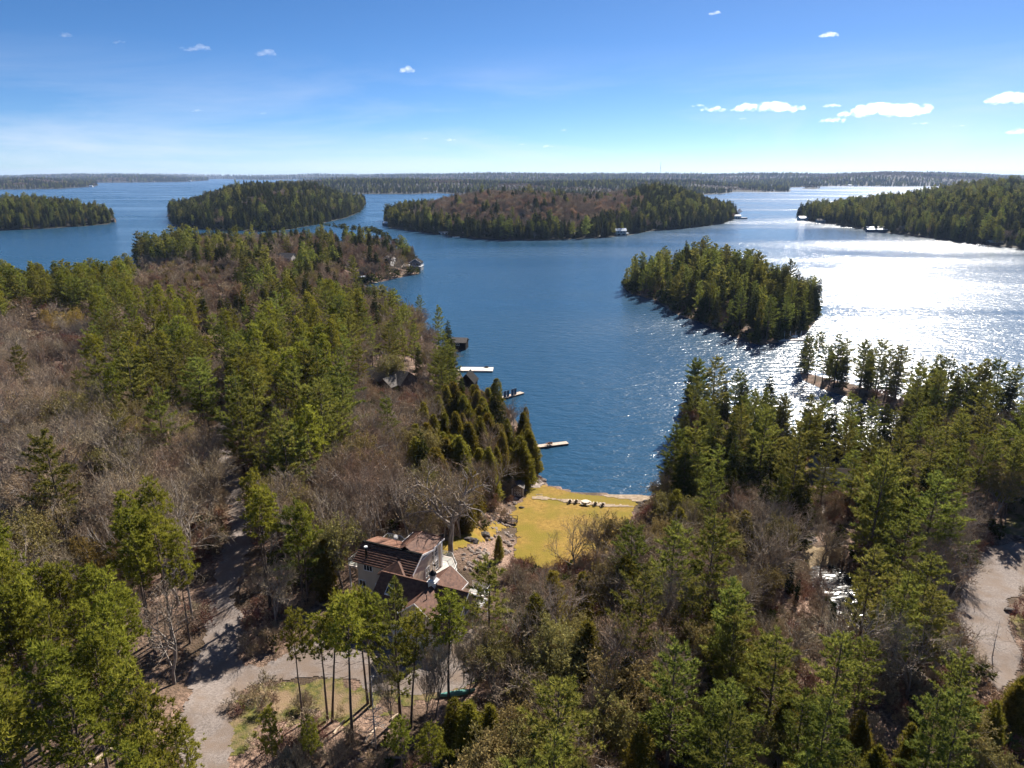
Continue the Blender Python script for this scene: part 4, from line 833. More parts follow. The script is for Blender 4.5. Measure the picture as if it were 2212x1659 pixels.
nz_ = vnoise(fp[:, 0], fp[:, 1], 330, 61) + .5 * vnoise(fp[:, 0], fp[:, 1], 110, 62) + np.where(fz_ < 10, .55, 0)
kinds = np.where(nz_ > .12, np.where(rng.random(len(fp)) < .2, 'white_pine', 'hemlock'), np.where(rng.random(len(fp)) < .08, 'maple', 'brown_maple'))
ix = np.array([random.choice(FARN[a]) for a in kinds]); s_ = rng.uniform(.8, 1.15, len(fp)) * np.clip(fp[:, 1] / 3500, 1, 1.9)
scatter('woodland', 'distant mixed woods along the far shores and horizon', 'wood', np.c_[fp, fz_], s_, ix)
print('FAR', len(fp))

# ------------------------------------------------------------------ building helpers
def window(parent, x, z, wd, ht, face, off, nx=2, nz=1, frame='trim', arch=False):
    """window with frame, bars and pane; face: '-y','+y','-x','+x' wall plane at off, x is the place along that wall"""
    def P(a, d, c):      # along, outwards, up
        return {'-y': (a, off - d, c), '+y': (a, off + d, c), '+x': (off + d, a, c), '-x': (off - d, a, c)}[face]
    def boxp(b, a0, a1, d0, d1, z0, z1):
        p, q = P(a0, d0, z0), P(a1, d1, z1); b.box(min(p[0], q[0]), max(p[0], q[0]), min(p[1], q[1]), max(p[1], q[1]), z0, z1)
    f = B(); t = .09; x0, x1, z0, z1 = x - wd / 2, x + wd / 2, z, z + ht
    boxp(f, x0 - t, x0, .003, .09, z0 - t, z1 + t); boxp(f, x1, x1 + t, .003, .09, z0 - t, z1 + t); boxp(f, x0, x1, .003, .09, z1, z1 + t); boxp(f, x0, x1, .003, .11, z0 - t, z0)
    for i in range(1, nx): c = x0 + wd * i / nx; boxp(f, c - .03, c + .03, .022, .07, z0, z1)
    for i in range(1, nz): c = z0 + ht * i / nz; boxp(f, x0, x1, .02, .06, c - .03, c + .03)
    if arch:
        n = 8; pts = [(x + (wd / 2 + t) * math.cos(math.pi * i / n), z1 + t + .55 * math.sin(math.pi * i / n)) for i in range(n + 1)]
        vs = [P(a, .004, c) for a, c in pts] + [P(a, .08, c) for a, c in pts]; k = n + 1
        f.add(vs, [tuple(range(k)), tuple(range(2 * k - 1, k - 1, -1))] + [(i, (i + 1) % k, k + (i + 1) % k, k + i) for i in range(k)])
    o = f.obj('window', frame, parent); b = B(); boxp(b, x0, x1, .004, .02, z0, z1); b.obj('pane', 'glass', o)
    return o
def railing(parent, pts, z, ht=1.0, glass=True, post='trim', name='railing'):
    """posts and rails along pts (x,y), glass between"""
    f = B()
    for (a, b), (c, d) in zip(pts[:-1], pts[1:]):
        f.bar((a, b, z + ht), (c, d, z + ht), .05); f.bar((a, b, z + .12), (c, d, z + .12), .035)
        n = max(1, round(math.hypot(c - a, d - b) / 1.6))
        for i in range(n + 1): x, y = a + (c - a) * i / n, b + (d - b) * i / n; f.bar((x, y, z), (x, y, z + ht + .02), .045)
    o = f.obj(name, post, parent)
    if glass:
        for (a, b), (c, d) in zip(pts[:-1], pts[1:]):
            g_ = B(); n = np.array([-(d - b), c - a]); n = n / np.linalg.norm(n) * .008; q = [(a - n[0], b - n[1]), (c - n[0], d - n[1]), (c + n[0], d + n[1]), (a + n[0], b + n[1])]
            g_.add([(x, y, z + .16) for x, y in q] + [(x, y, z + ht - .06) for x, y in q], BF); g_.obj('glass_panel', 'clear_glass', o)
    return o
def gable_house(name, label, cat, loc, rz, Lx, W, hw, rise, wall='wall_grey', roof='roof_grey', trim='trim', wins=(), door=None, over=.35, group=None, axis='x', courses=False):
    """rectangular house, ridge along local x; origin at the foot of its middle"""
    o = thing(name, label, cat, loc, rz, group); a, b = Lx / 2, W / 2
    B().prism([(-b, -1.2), (b, -1.2), (b, hw), (0, hw + rise), (-b, hw)], -a, a).obj('wall', wall, o)
    k = rise / b; e = over
    for s in (-1, 1):
        r = B().slab([(-a - e, 0, hw + rise + .16), (a + e, 0, hw + rise + .16), (a + e, s * (b + e), hw - k * e + .16), (-a - e, s * (b + e), hw - k * e + .16)][::s], .15).obj('roof', roof, o)
        t = B(); t.box(-a - e, a + e, min(s * (b + e), s * (b + e + .06)), max(s * (b + e), s * (b + e + .06)), hw - k * e - .12, hw - k * e + .14); t.obj('fascia', trim, r)
    for w_ in wins: window(o, *w_)
    if door:
        x, face, dw, dh, mt = door; f = B()
        if face == '-y': f.box(x - dw / 2, x + dw / 2, -b - .07, -b - .004, 0, dh)
        elif face == '+x': f.box(a + .004, a + .07, x - dw / 2, x + dw / 2, 0, dh)
        else: f.box(-a - .07, -a - .004, x - dw / 2, x + dw / 2, 0, dh)
        f.obj('door', mt, o)
    return o
def dock(name, label, p0, p1, width, z=.55, mat='plank', planks=0, cat='dock'):
    """straight dock between two points on the water"""
    p0, p1 = np.array(p0), np.array(p1); ln = np.linalg.norm(p1 - p0); a = math.atan2(p1[1] - p0[1], p1[0] - p0[0])
    o = thing(name, label, cat, (p0[0], p0[1], 0), a)
    if planks:
        n = planks
        for i in range(n): B().box(ln * i / n + .015, ln * (i + 1) / n - .015, -width / 2, width / 2, z - .08, z + .004 * (i % 3)).obj('plank', mat, o)
        B().box(0, ln, -width / 2 + .05, width / 2 - .05, z - .35, z - .09).obj('frame', 'wood_dark', o)
    else: B().box(0, ln, -width / 2, width / 2, z - .3, z).obj('deck', mat, o)
    for i in range(3):
        for s in (-1, 1): x = ln * (.12 + .38 * i); B().box(x - .1, x + .1, s * (width / 2 - .15) - .1, s * (width / 2 - .15) + .1, -3, z - .31).obj('post', 'wood_dark', o)
    return o

# ------------------------------------------------------------------ the lake house with its garage
hz_ = 7.02
house = thing('lake_house', 'beige lake house with brown tiled roofs, cupola and white-doored garage', 'house', (HO[0], HO[1], hz_), HA)
# garage wing
B().prism([(0, -1.5), (10, -1.5), (10, 3.1), (5, 6.95), (0, 3.1)], -13.2, .6).obj('wall', 'wall_beige', house)
def slope(poly, mat='roof_tile', name='roof', t=.14, parent=None): return B().slab(poly, t).obj(name, mat, parent or house)
sl_ = .78; rz0 = 7.14
slope([(-13.6, 5, rz0), (-13.6, -.45, rz0 - 5.45 * sl_), (1.1, -.45, rz0 - 5.45 * sl_), (1.1, 5, rz0)])
slope([(1.1, 5, rz0), (1.1, 10.45, rz0 - 5.45 * sl_), (-13.6, 10.45, rz0 - 5.45 * sl_), (-13.6, 5, rz0)])
B().box(-13.62, 1.12, 4.88, 5.12, rz0 - .02, rz0 + .06).obj('ridge_cap', 'roof_tile', house)
# cross gables front and back
for s, y0 in ((-1, -.5), (1, 10.6)):
    hw_ = 2.9; rc = rz0 - .04
    yi = 5; yv_ = 5 + s * hw_
    for e in (-1, 1):
        xx = -4.7 + e * hw_
        poly = [(-4.7, yi, rc), (-4.7, y0, rc), (xx, y0, rc - hw_ * sl_), (xx, yv_, rc - hw_ * sl_)]
        r = slope(poly if s * e > 0 else poly[::-1], 'roof_tile')
        B().box(min(xx, xx + e * .07), max(xx, xx + e * .07), min(y0, yv_), max(y0, yv_), rc - hw_ * sl_ - .2, rc - hw_ * sl_ + .02).obj('fascia', 'trim', r)
    yw = 0 - .06 if s < 0 else 10.06
    B().prism_y([(-4.7 - 2.5, 3.0), (-4.7 + 2.5, 3.0), (-4.7 + 2.5, rc - 2.5 * sl_ - .15), (-4.7, rc - .16), (-4.7 - 2.5, rc - 2.5 * sl_ - .15)], min(yw, yw - s * .5), max(yw, yw - s * .5)).obj('gable_wall', 'wall_beige', house)
    for e in (-1, 1):
        b = B(); y1 = y0; b.add([(-4.7, y1 - .03, rc + .02), (-4.7, y1 + .03, rc + .02), (-4.7 + e * hw_, y1 + .03, rc - hw_ * sl_ + .02), (-4.7 + e * hw_, y1 - .03, rc - hw_ * sl_ + .02)] + [(-4.7, y1 - .03, rc - .2), (-4.7, y1 + .03, rc - .2), (-4.7 + e * hw_, y1 + .03, rc - hw_ * sl_ - .2), (-4.7 + e * hw_, y1 - .03, rc - hw_ * sl_ - .2)], BF); b.obj('rake_board', 'trim', house)
window(house, -4.7, 4.0, 1.2, 1.2, '-y', -.06)
window(house, -4.7, 3.6, 2.0, 1.6, '+y', 10.06)
for i, x in enumerate((-1.75, -4.6, -7.45)):
    d = B(); d.box(x - 1.2, x + 1.2, -.10, -.004, 0, 2.35); d = d.obj('garage_door', 'trim', house)
    b = B()
    for zq in (.58, 1.17, 1.76): b.box(x - 1.19, x + 1.19, -.115, -.104, zq - .015, zq + .015)
    b.obj('panel_joint', 'wall_grey', d)
    b = B()
    for s in (-1, 1): b.box(x + s * .85 - .3, x + s * .85 + .3, -.125, -.104, 2.08, 2.16)
    b.obj('strap_hinge', 'black_metal', d)
    b = B(); b.box(x - 1.3, x - 1.21, -.13, -.003, 0, 2.45); b.box(x + 1.21, x + 1.3, -.13, -.003, 0, 2.45); b.box(x - 1.2, x + 1.2, -.13, -.003, 2.36, 2.45); b.obj('door_frame', 'trim', d)
for x in (-13.25, .55):
    B().box(x, x + .12, -.08, .1, -.5, 3.0).obj('corner_board', 'trim', house)
window(house, 5, 3.6, 1.2, 1.3, '+x', .6); window(house, 3.0, 1.0, 1.0, 1.1, '+x', .6); window(house, 7.3, 1.0, 1.0, 1.1, '+x', .6)
for e in (-1, 1):
    b = B(); x = 1.13; y1 = 5 + e * 5.45; zz = rz0 - 5.45 * sl_
    b.add([(x, 5, rz0 + .02), (x + .06, 5, rz0 + .02), (x + .06, y1, zz + .02), (x, y1, zz + .02), (x, 5, rz0 - .22), (x + .06, 5, rz0 - .22), (x + .06, y1, zz - .22), (x, y1, zz - .22)], BF); b.obj('rake_board', 'trim', house)
# skylight, pipe, cupola
b = B(); yk = 3.6; zk = rz0 - (5 - yk) * sl_
def on_slope(x0, x1, ya, yb, lift): return [(x0, ya, rz0 - (5 - ya) * sl_ + lift), (x1, ya, rz0 - (5 - ya) * sl_ + lift), (x1, yb, rz0 - (5 - yb) * sl_ + lift), (x0, yb, rz0 - (5 - yb) * sl_ + lift)]
s_ = B().slab(on_slope(-11.6, -10.7, 2.4, 3.7, .10), .12).obj('skylight', 'trim', house); B().slab(on_slope(-11.5, -10.8, 2.52, 3.58, .115), .012).obj('pane', 'glass', s_)
vs, fs = tube([(-4.0, 1.8, 5.8), (-4.0, 1.8, 7.3)], [.06, .06], 6); B().add(vs, fs).obj('vent_pipe', 'black_metal', house)
cu = B().box(-5.25, -4.15, 4.45, 5.55, 6.6, 7.9); cu = cu.obj('cupola', 'trim', house)
B().box(-5.4, -4.0, 4.3, 5.7, 7.55, 7.68).obj('cornice', 'trim', cu)
b = B(); b.box(-5.05, -4.35, 4.65, 5.35, 7.9, 8.75); b.obj('lantern', 'trim', cu)
for k_ in range(4):
    b = B(); q = .36
    if k_ % 2: b.box(-4.7 - .22, -4.7 + .22, 5 + (q if k_ == 1 else -q) - .02, 5 + (q if k_ == 1 else -q) + .02, 8.05, 8.6)
    else: b.box(-4.7 + (q if k_ == 0 else -q) - .02, -4.7 + (q if k_ == 0 else -q) + .02, 5 - .22, 5 + .22, 8.05, 8.6)
    b.obj('louvre', 'wall_grey', cu)
b = B(); n8 = 8; b.add([(-4.7 + .62 * math.cos(6.283 * i / n8 + .39), 5 + .62 * math.sin(6.283 * i / n8 + .39), 8.75) for i in range(n8)] + [(-4.7 + .36 * math.cos(6.283 * i / n8 + .39), 5 + .36 * math.sin(6.283 * i / n8 + .39), 9.15) for i in range(n8)] + [(-4.7, 5, 9.45)], [tuple(range(n8 - 1, -1, -1))] + [(i, (i + 1) % n8, n8 + (i + 1) % n8, n8 + i) for i in range(n8)] + [(n8 + i, n8 + (i + 1) % n8, 2 * n8) for i in range(n8)]); b.obj('cupola_roof', 'black_metal', cu)
b = B(); b.bar((-4.7, 5, 9.4), (-4.7, 5, 10.5), .025); b.bar((-5.1, 5, 10.2), (-4.3, 5, 10.2), .02); b.box(-4.55, -4.2, 4.98, 5.02, 10.1, 10.4); b.obj('weathervane', 'black_metal', cu)
# main block
B().prism([(6.3, -1.5), (12.4, -1.5), (12.4, 7.9), (8.8, 8.85), (6.3, 7.3)], -19.0, -8.95).obj('main_wall', 'wall_beige', house)
nco = 9; mr_ = slope([(-19.4, 8.8, 8.98), (-19.4, 5.75, 8.98 - 3.05 * .62), (-8.7, 5.75, 8.98 - 3.05 * .62), (-8.7, 8.8, 8.98)], 'roof_tile')
for i in range(nco):      # every course of tiles laps over the next
    y1 = 8.8 - 3.1 * i / nco; y0 = 8.8 - 3.1 * (i + 1) / nco - .03; zt = 8.98 - (8.8 - y1) * .62; zb = 8.98 - (8.8 - y0) * .62
    B().add([(-19.42, y1, zt + .02), (-8.68, y1, zt + .02), (-8.68, y0, zb + .16), (-19.42, y0, zb + .16), (-19.42, y1, zt + .004), (-8.68, y1, zt + .004), (-8.68, y0, zb + .01), (-19.42, y0, zb + .01)], [(3, 2, 1, 0), (4, 5, 6, 7), (0, 1, 5, 4), (1, 2, 6, 5), (2, 3, 7, 6), (3, 0, 4, 7)]).obj('tile_course', 'roof_tile', mr_)
slope([(-8.7, 8.8, 8.98), (-8.7, 12.8, 7.95), (-19.4, 12.8, 7.95), (-19.4, 8.8, 8.98)], 'roof_red')
B().box(-19.45, -8.66, 8.62, 8.98, 8.97, 9.16).obj('ridge_cap', 'roof_dark', house)
for (p, q) in (((8.8, 8.98), (5.75, 8.98 - 3.05 * .62)), ((8.8, 8.98), (12.8, 7.95))):
    x = -8.66; B().add([(x, p[0], p[1] + .05), (x + .07, p[0], p[1] + .05), (x + .07, q[0], q[1] + .05), (x, q[0], q[1] + .05), (x, p[0], p[1] - .25), (x + .07, p[0], p[1] - .25), (x + .07, q[0], q[1] - .25), (x, q[0], q[1] - .25)], BF).obj('rake_board', 'trim', house)
window(house, -17.0, 5.7, 1.5, .9, '-y', 6.3, 3); window(house, -18.2, 2.6, 1.1, 1.1, '-y', 6.3); window(house, -15.2, 2.6, 1.1, 1.1, '-y', 6.3)
# flue with cap, pipe, dish
b = B(); vs, fs = tube([(-17.4, 6.6, 7.2), (-17.4, 6.6, 9.5)], [.17, .17], 8); b.add(vs, fs); fl = b.obj('chimney', 'black_metal', house)
vs, fs = tube([(-17.4, 6.6, 9.5), (-17.4, 6.6, 9.68)], [.28, .28], 10); B().add(vs, fs).obj('chimney_cap', 'trim', fl)
vs, fs = tube([(-11.9, 7.0, 7.8), (-11.9, 7.0, 8.9)], [.06, .06], 6); B().add(vs, fs).obj('vent_pipe', 'black_metal', house)
b = B(); b.bar((-13.6, 9.4, 8.8), (-13.6, 9.4, 10.6), .03); di = b.obj('dish_mast', 'grey_metal', house)
b = B(); vs = [(-13.6, 9.4, 10.55)] + [(-13.6 + .42 * math.cos(6.283 * i / 12), 9.3 + .12 * math.sin(6.283 * i / 12), 10.75 + .36 * math.sin(6.283 * i / 12)) for i in range(12)]; b.add(vs, [(0, 1 + i, 1 + (i + 1) % 12) for i in range(12)] + [(0, 1 + (i + 1) % 12, 1 + i) for i in range(12)]); b.obj('dish', 'trim', di)
# rear wing with hipped roof
B().box(-14.2, -9.35, 9.0, 15.9, -1.5, 7.85).obj('wing_wall', 'wall_beige', house)
e = 9.65; el = 7.95
slope([(-11.8, 9.0, e), (-8.95, 9.0, el), (-8.95, 16.3, el), (-11.8, 14.2, e)][::-1], 'roof_tile'); slope([(-11.8, 9.0, e), (-14.65, 9.0, el), (-14.65, 16.3, el), (-11.8, 14.2, e)], 'roof_tile'); slope([(-11.8, 14.2, e), (-8.95, 16.3, el), (-14.65, 16.3, el)], 'roof_tile')
for p, q in (((-11.8, 9.0, e), (-11.8, 14.2, e)), ((-11.8, 14.2, e), (-8.95, 16.3, el)), ((-11.8, 14.2, e), (-14.65, 16.3, el))): B().bar((p[0], p[1], p[2] + .04), (q[0], q[1], q[2] + .04), .09).obj('hip_cap', 'roof_red', house)
B().box(-8.94, -8.86, 9.1, 16.35, el - .2, el + .03).obj('fascia', 'trim', house); B().box(-14.7, -14.62, 9.1, 16.35, el - .2, el + .03).obj('fascia', 'trim', house); B().box(-14.6, -8.96, 16.31, 16.39, el - .2, el + .03).obj('fascia', 'trim', house)
B().box(-9.45, -9.1, 15.6, 15.95, -1, 7.8).obj('corner_board', 'trim', house)
window(house, 12.9, 5.0, .9, 2.2, '+x', -9.35, 2, 3); window(house, 14.2, 5.0, .9, 2.2, '+x', -9.35, 2, 3)
window(house, 12.6, 3.0 + .45, .95, 1.5, '+x', -9.35, 2, 3, arch=True); window(house, 14.3, 3.45, .95, 1.5, '+x', -9.35, 2, 3, arch=True)
window(house, 10.6, 4.2, 1.2, 1.5, '+x', -8.95, 2, 2)
window(house, -11.8, 3.6, 2.4, 2.6, '+y', 15.9, 3, 2)
# porch between the blocks
B().box(-13.9, -9.5, 4.9, 6.28, -1.5, 6.6).obj('porch_wall', 'wall_beige', house)
pk = (-11.9, 6.9, 8.25); c1, c2, c3, c4_ = (-14.2, 4.6, 6.75), (-9.2, 4.6, 6.75), (-9.2, 6.9, 6.75), (-14.2, 6.9, 6.75)
slope([pk, c1, c2], 'roof_tile'); slope([pk, c2, c3], 'roof_tile'); slope([pk, c4_, c1], 'roof_tile')
B().box(-9.19, -9.1, 4.6, 6.9, 6.52, 6.77).obj('fascia', 'trim', house)
# decks
dp = [(-9.34, 11.4), (-5.9, 11.4), (-5.9, 13.9), (-6.6, 16.2), (-9.0, 19.0), (-12.2, 19.0), (-12.2, 15.92), (-9.34, 15.92)]
dk = B().slab([(x, y, 3.0) for x, y in dp], .28).obj('deck', 'plank_pale', house)
railing(dk, [(-5.95, 11.45), (-5.95, 13.85), (-6.65, 16.15), (-9.0, 18.93), (-12.1, 18.93), (-12.1, 16.0)], 3.0)
for x, y in ((-6.1, 11.8), (-6.1, 13.8), (-6.8, 16.1), (-9.0, 18.7), (-12.0, 18.7)): B().box(x - .1, x + .1, y - .1, y + .1, -3.5, 2.72).obj('post', 'trim', dk)
d2 = B().box(-1.9, 1.2, 10.5, 12.4, 2.9, 3.1).obj('balcony', 'plank_pale', house); railing(d2, [(-1.9, 12.3), (1.15, 12.3), (1.15, 10.55)], 3.1, 1.05); 
for x in (-1.7, 1.0): B().box(x - .1, x + .1, 12.1, 12.3, -3, 2.9).obj('post', 'trim', d2)
b = B()
for i in range(6): b.box(.62, 1.9, 7.2 + i * .45, 7.32 + i * .45, 3.35, 3.5)
b.box(.62, .75, 7.0, 9.8, 3.2, 3.34); b.box(1.75, 1.88, 7.0, 9.8, 3.2, 3.34); b.box(1.76, 1.88, 7.0, 7.12, -1, 3.19); b.box(1.76, 1.88, 9.6, 9.72, -1, 3.19); b.obj('pergola', 'trim', house)
d3 = B().box(-22.6, -19.05, 8.6, 12.0, 3.9, 4.15).obj('side_deck', 'plank_pale', house); railing(d3, [(-19.1, 11.95), (-22.5, 11.95), (-22.5, 8.7), (-19.1, 8.7)], 4.15)
for x, y in ((-22.4, 8.8), (-22.4, 11.8)): B().box(x - .1, x + .1, y - .1, y + .1, -2, 3.89).obj('post', 'trim', d3)
d4 = B().box(-19.0, -14.3, 12.45, 15.2, 6.1, 6.35).obj('rear_balcony', 'plank_pale', house); railing(d4, [(-18.9, 12.6), (-18.9, 15.1), (-16.4, 15.1), (-14.4, 13.9)], 6.35, 1.1)
for x, y in ((-18.7, 14.9), (-15.2, 14.7)): B().box(x - .1, x + .1, y - .1, y + .1, -2, 6.09).obj('post', 'trim', d4)
b = B(); b.box(-12.0, -7.0, -.9, -.3, -.05, .35); b.obj('door_step', 'plank_grey', house)
# ramp wall at the garage's right side
x, y = hworld(2.6, 4.0); rw = tag(B().add([(-2.6, -.18, -.5), (2.6, -.18, -.5), (2.6, .18, -.5), (-2.6, .18, -.5), (-2.6, -.18, .5), (2.6, -.18, 1.6), (2.6, .18, 1.6), (-2.6, .18, .5)], BF).obj('retaining_wall', 'wall_beige', None, (x, y, 7.0), HA + R(78)), 'low beige retaining wall beside the right garage wall', 'wall')

# ------------------------------------------------------------------ shed, chairs, table
def pix(x, y, h=0.0):
    X, Y, Z = hit(x, y, h); return (X, Y, Z)
sx, sy, sz = pix(1118, 1072)
sh = thing('garden_shed', 'grey garden shed with white braced doors at the lawn corner', 'shed', (sx, sy, sz + .02), R(-3))
B().prism_y([(-1.35, -.4), (1.35, -.4), (1.35, 1.95), (0, 2.65), (-1.35, 1.95)], 0, 3.3).obj('wall', 'shed_wall', sh)
for s in (-1, 1):
    B().slab([(0, -.2, 2.78), (0, 3.5, 2.78), (s * 1.6, 3.5, 1.95), (s * 1.6, -.2, 1.95)][::-s], .1).obj('roof', 'roof_grey', sh)
    B().box(s * 1.27 - .1, s * 1.27 + .1, -.05, -.004, 0, 1.9).obj('corner_trim', 'trim', sh)
for s in (-1, 1):
    d = B().box(min(0, s * .82) + .01, max(0, s * .82) - .01, -.04, -.003, .05, 1.85).obj('door', 'shed_wall', sh)
    b = B(); x0, x1 = (.02, .81) if s > 0 else (-.81, -.02)
    b.box(x0, x0 + .09, -.075, -.043, .06, 1.84); b.box(x1 - .09, x1, -.075, -.043, .06, 1.84); b.box(x0 + .09, x1 - .09, -.075, -.043, .06, .16); b.box(x0 + .09, x1 - .09, -.075, -.043, 1.74, 1.84); b.box(x0 + .09, x1 - .09, -.075, -.043, .9, 1.0)
    b.obj('door_trim', 'trim', d)
    b = B(); q = 1 if s > 0 else -1
    b.bar((x0 + .07 if s > 0 else x1 - .07, -.06, 1.0), (x1 - .07 if s > 0 else x0 + .07, -.06, 1.76), .05); b.bar((x0 + .07 if s > 0 else x1 - .07, -.06, .9), (x1 - .07 if s > 0 else x0 + .07, -.06, .14), .05); b.obj('brace', 'trim', d)
def lawn_chair(name, label, loc, rz, wood, group, arm=None):
    o = thing(name, label, 'chair', loc, rz, group)
    for i in range(5): B().box(-.29, .29, -.30 + i * .13, -.19 + i * .13, .36 - i * .03, .39 - i * .03).obj('seat_slat', wood, o)
    for i in range(5):
        x = -.26 + i * .13; tp = 1.0 - abs(i - 2) * .06
        B().add([(x - .055, .28, .26), (x + .055, .28, .26), (x + .055, .31, .26), (x - .055, .31, .26), (x - .055, .62, tp), (x + .055, .62, tp), (x + .055, .65, tp), (x - .055, .65, tp)], BF).obj('back_slat', wood, o)
    for s in (-1, 1):
        B().box(s * .37 - .08, s * .37 + .08, -.36, .48, .56, .60).obj('armrest', arm or wood, o); B().box(s * .33 - .03, s * .33 + .03, -.32, -.22, 0, .555).obj('leg', wood, o)
        B().add([(s * .33 - .03, .40, 0), (s * .33 + .03, .40, 0), (s * .33 + .03, .50, 0), (s * .33 - .03, .50, 0), (s * .33 - .03, .36, .555), (s * .33 + .03, .36, .555), (s * .33 + .03, .46, .555), (s * .33 - .03, .46, .555)], BF).obj('leg', wood, o)
    return o
for px_, py_, rz, q in ((1231, 1086, 176, 'leftmost of the four chairs on the lawn'), (1244, 1086, 184, 'second of the four chairs, left of the round table'), (1286, 1091, 174, 'third of the four chairs, right of the round table'), (1301, 1093, 186, 'rightmost of the four chairs on the lawn')):
    X, Y, Z = pix(px_, py_); lawn_chair('garden_chair', 'dark wooden garden chair, ' + q, (X, Y, Z + .1), R(rz), 'wood_dark', 'garden chairs facing the lake', 'wood_pale')
X, Y, Z = pix(1265, 1090); tb = thing('picnic_table', 'pale round picnic table between the lawn chairs', 'table', (X, Y, Z + .1))
vs, fs = tube([(0, 0, .70), (0, 0, .76)], [.85, .85], 20); B().add(vs, fs).obj('table_top', 'wood_pale', tb)
vs, fs = tube([(0, 0, 0), (0, 0, .69)], [.12, .12], 8); B().add(vs, fs).obj('pedestal', 'wood_dark', tb)
for k_ in range(4):
    a = k_ * math.pi / 2 + .5; c, s_ = math.cos(a), math.sin(a); n = 5; b = B(); ang = [a - .5 + i * .25 for i in range(n)]
    vs = [(1.05 * math.cos(t), 1.05 * math.sin(t), .45) for t in ang] + [(1.35 * math.cos(t), 1.35 * math.sin(t), .45) for t in ang]; vs += [(p[0], p[1], .39) for p in vs]
    f_ = []
    for i in range(n - 1): f_ += [(i, n + i, n + i + 1, i + 1), (2 * n + i, 2 * n + i + 1, 3 * n + i + 1, 3 * n + i), (i, i + 1, 2 * n + i + 1, 2 * n + i), (n + i + 1, n + i, 3 * n + i, 3 * n + i + 1)]
    bb = b.add(vs, f_).obj('bench', 'wood_pale', tb); b = B(); b.bar((.1 * c, .1 * s_, .2), (1.2 * c, 1.2 * s_, .3), .05); b.bar((1.2 * c, 1.2 * s_, 0), (1.2 * c, 1.2 * s_, .385), .05); b.obj('bench_leg', 'wood_dark', bb)

# ------------------------------------------------------------------ docks and boathouses of the bay
p0 = at(1147, 969); p1 = at(1226, 959); dk1 = dock('long_dock', 'long plank dock reaching into the bay from the cedar bank', p0, p1, 1.9, .5, 'plank', 14)
for q, (px_, py_, rz, lb) in enumerate(((1183, 961, 20, 'orange wooden chair on the long dock, left of two'), (1190, 960, -15, 'orange wooden chair on the long dock, right of two'))):
    X, Y = at(px_, py_, .5); lawn_chair('dock_chair', lb, (X, Y, .515), R(rz + 200), 'wood_orange', 'chairs on the long dock')
X, Y, Z = pix(1137, 1039); bd = tag(B().add([(-.75, -1.3, 0), (.75, -1.3, 0), (.75, 1.3, .1), (-.75, 1.3, .1), (-.75, -1.3, .09), (.75, -1.3, .09), (.75, 1.3, .19), (-.75, 1.3, .19)], BF).obj('landing_board', 'plank_pale', None, (X, Y, Z + .22), R(12)), 'pale board platform lying on the rocks behind the shed', 'platform')
X, Y = at(988, 752); bh = gable_house('boathouse', 'black boathouse with small white window standing in the water', 'boathouse', (X, Y, .2), R(-8), 8.5, 6.0, 3.0, 1.4, 'wall_black', 'roof_grey', 'wall_black', [(0.8, 1.7, 1.3, .8, '-y', -3.0, 2)])
o = thing('swim_platform', 'wide pale swim dock with a notch at its left', 'dock', (*at(1028, 800), 0), R(-2))
B().box(-6.0, 6.6, -2.6, 2.8, .25, .55).obj('deck', 'plank_pale', o); B().box(-10.5, -6.01, -2.6, -1.2, .25, .54).obj('gangway', 'plank_pale', o); B().box(3.2, 4.6, 2.0, 2.7, .56, 1.0).obj('storage_box', 'wall_black', o); B().box(-.5, 3.2, -1.8, 1.0, .56, .60).obj('mat', 'roof_blue', o)
for x in (-5.5, 0, 6): 
    for y in (-2.3, 2.5): B().box(x - .12, x + .12, y - .12, y + .12, -3, .24).obj('post', 'wood_dark', o)
X, Y = at(1012, 836); gable_house('boat_shed', 'black steep-gabled boat shed at the shore behind the swim dock', 'shed', (X, Y, .6), R(80), 6.0, 5.2, 2.0, 2.9, 'wall_black', 'wall_black', 'wall_black')
o = dock('panelled_dock', 'plank dock with four dark upright panels', at(1070, 866), at(1128, 850), 2.2, .5, 'plank', 10)
for x in (3.2, 4.6, 6.6, 7.9):
    B().box(x, x + 1.1, -.55, -.45, .55, 2.7).obj('panel', 'wall_blue', o)
    for q in (0, 1.06): B().box(x + q, x + q + .06, -.62, -.56, .51, 2.75).obj('panel_post', 'trim', o)
# house in the left wood
X, Y, Z = pix(842, 838); gh = gable_house('wood_house', 'brown-roofed house half hidden in the wood above the shore', 'house', (X, Y, Z), R(-28), 15, 9, 3.2, 3.0, 'wall_brown', 'roof_grey', 'wood_dark', [(0, 1.2, 1.4, 1.2, '-y', -4.5, 2), (4, 1.2, 1.4, 1.2, '-y', -4.5, 2)], (-4, '-y', 1.1, 2.1, 'wood_dark'))
B().prism_y([(1.0, 0), (6.5, 0), (6.5, 3.2), (3.75, 5.4), (1.0, 3.2)], -7.6, -4.51).obj('wing_wall', 'wall_brown', gh)
for s in (-1, 1): B().slab([(3.75, -8.0, 5.6), (3.75, -1.0, 5.6), (3.75 + s * 3.1, -1.0, 3.1), (3.75 + s * 3.1, -8.0, 3.1)][::-s], .15).obj('wing_roof', 'roof_grey', gh)
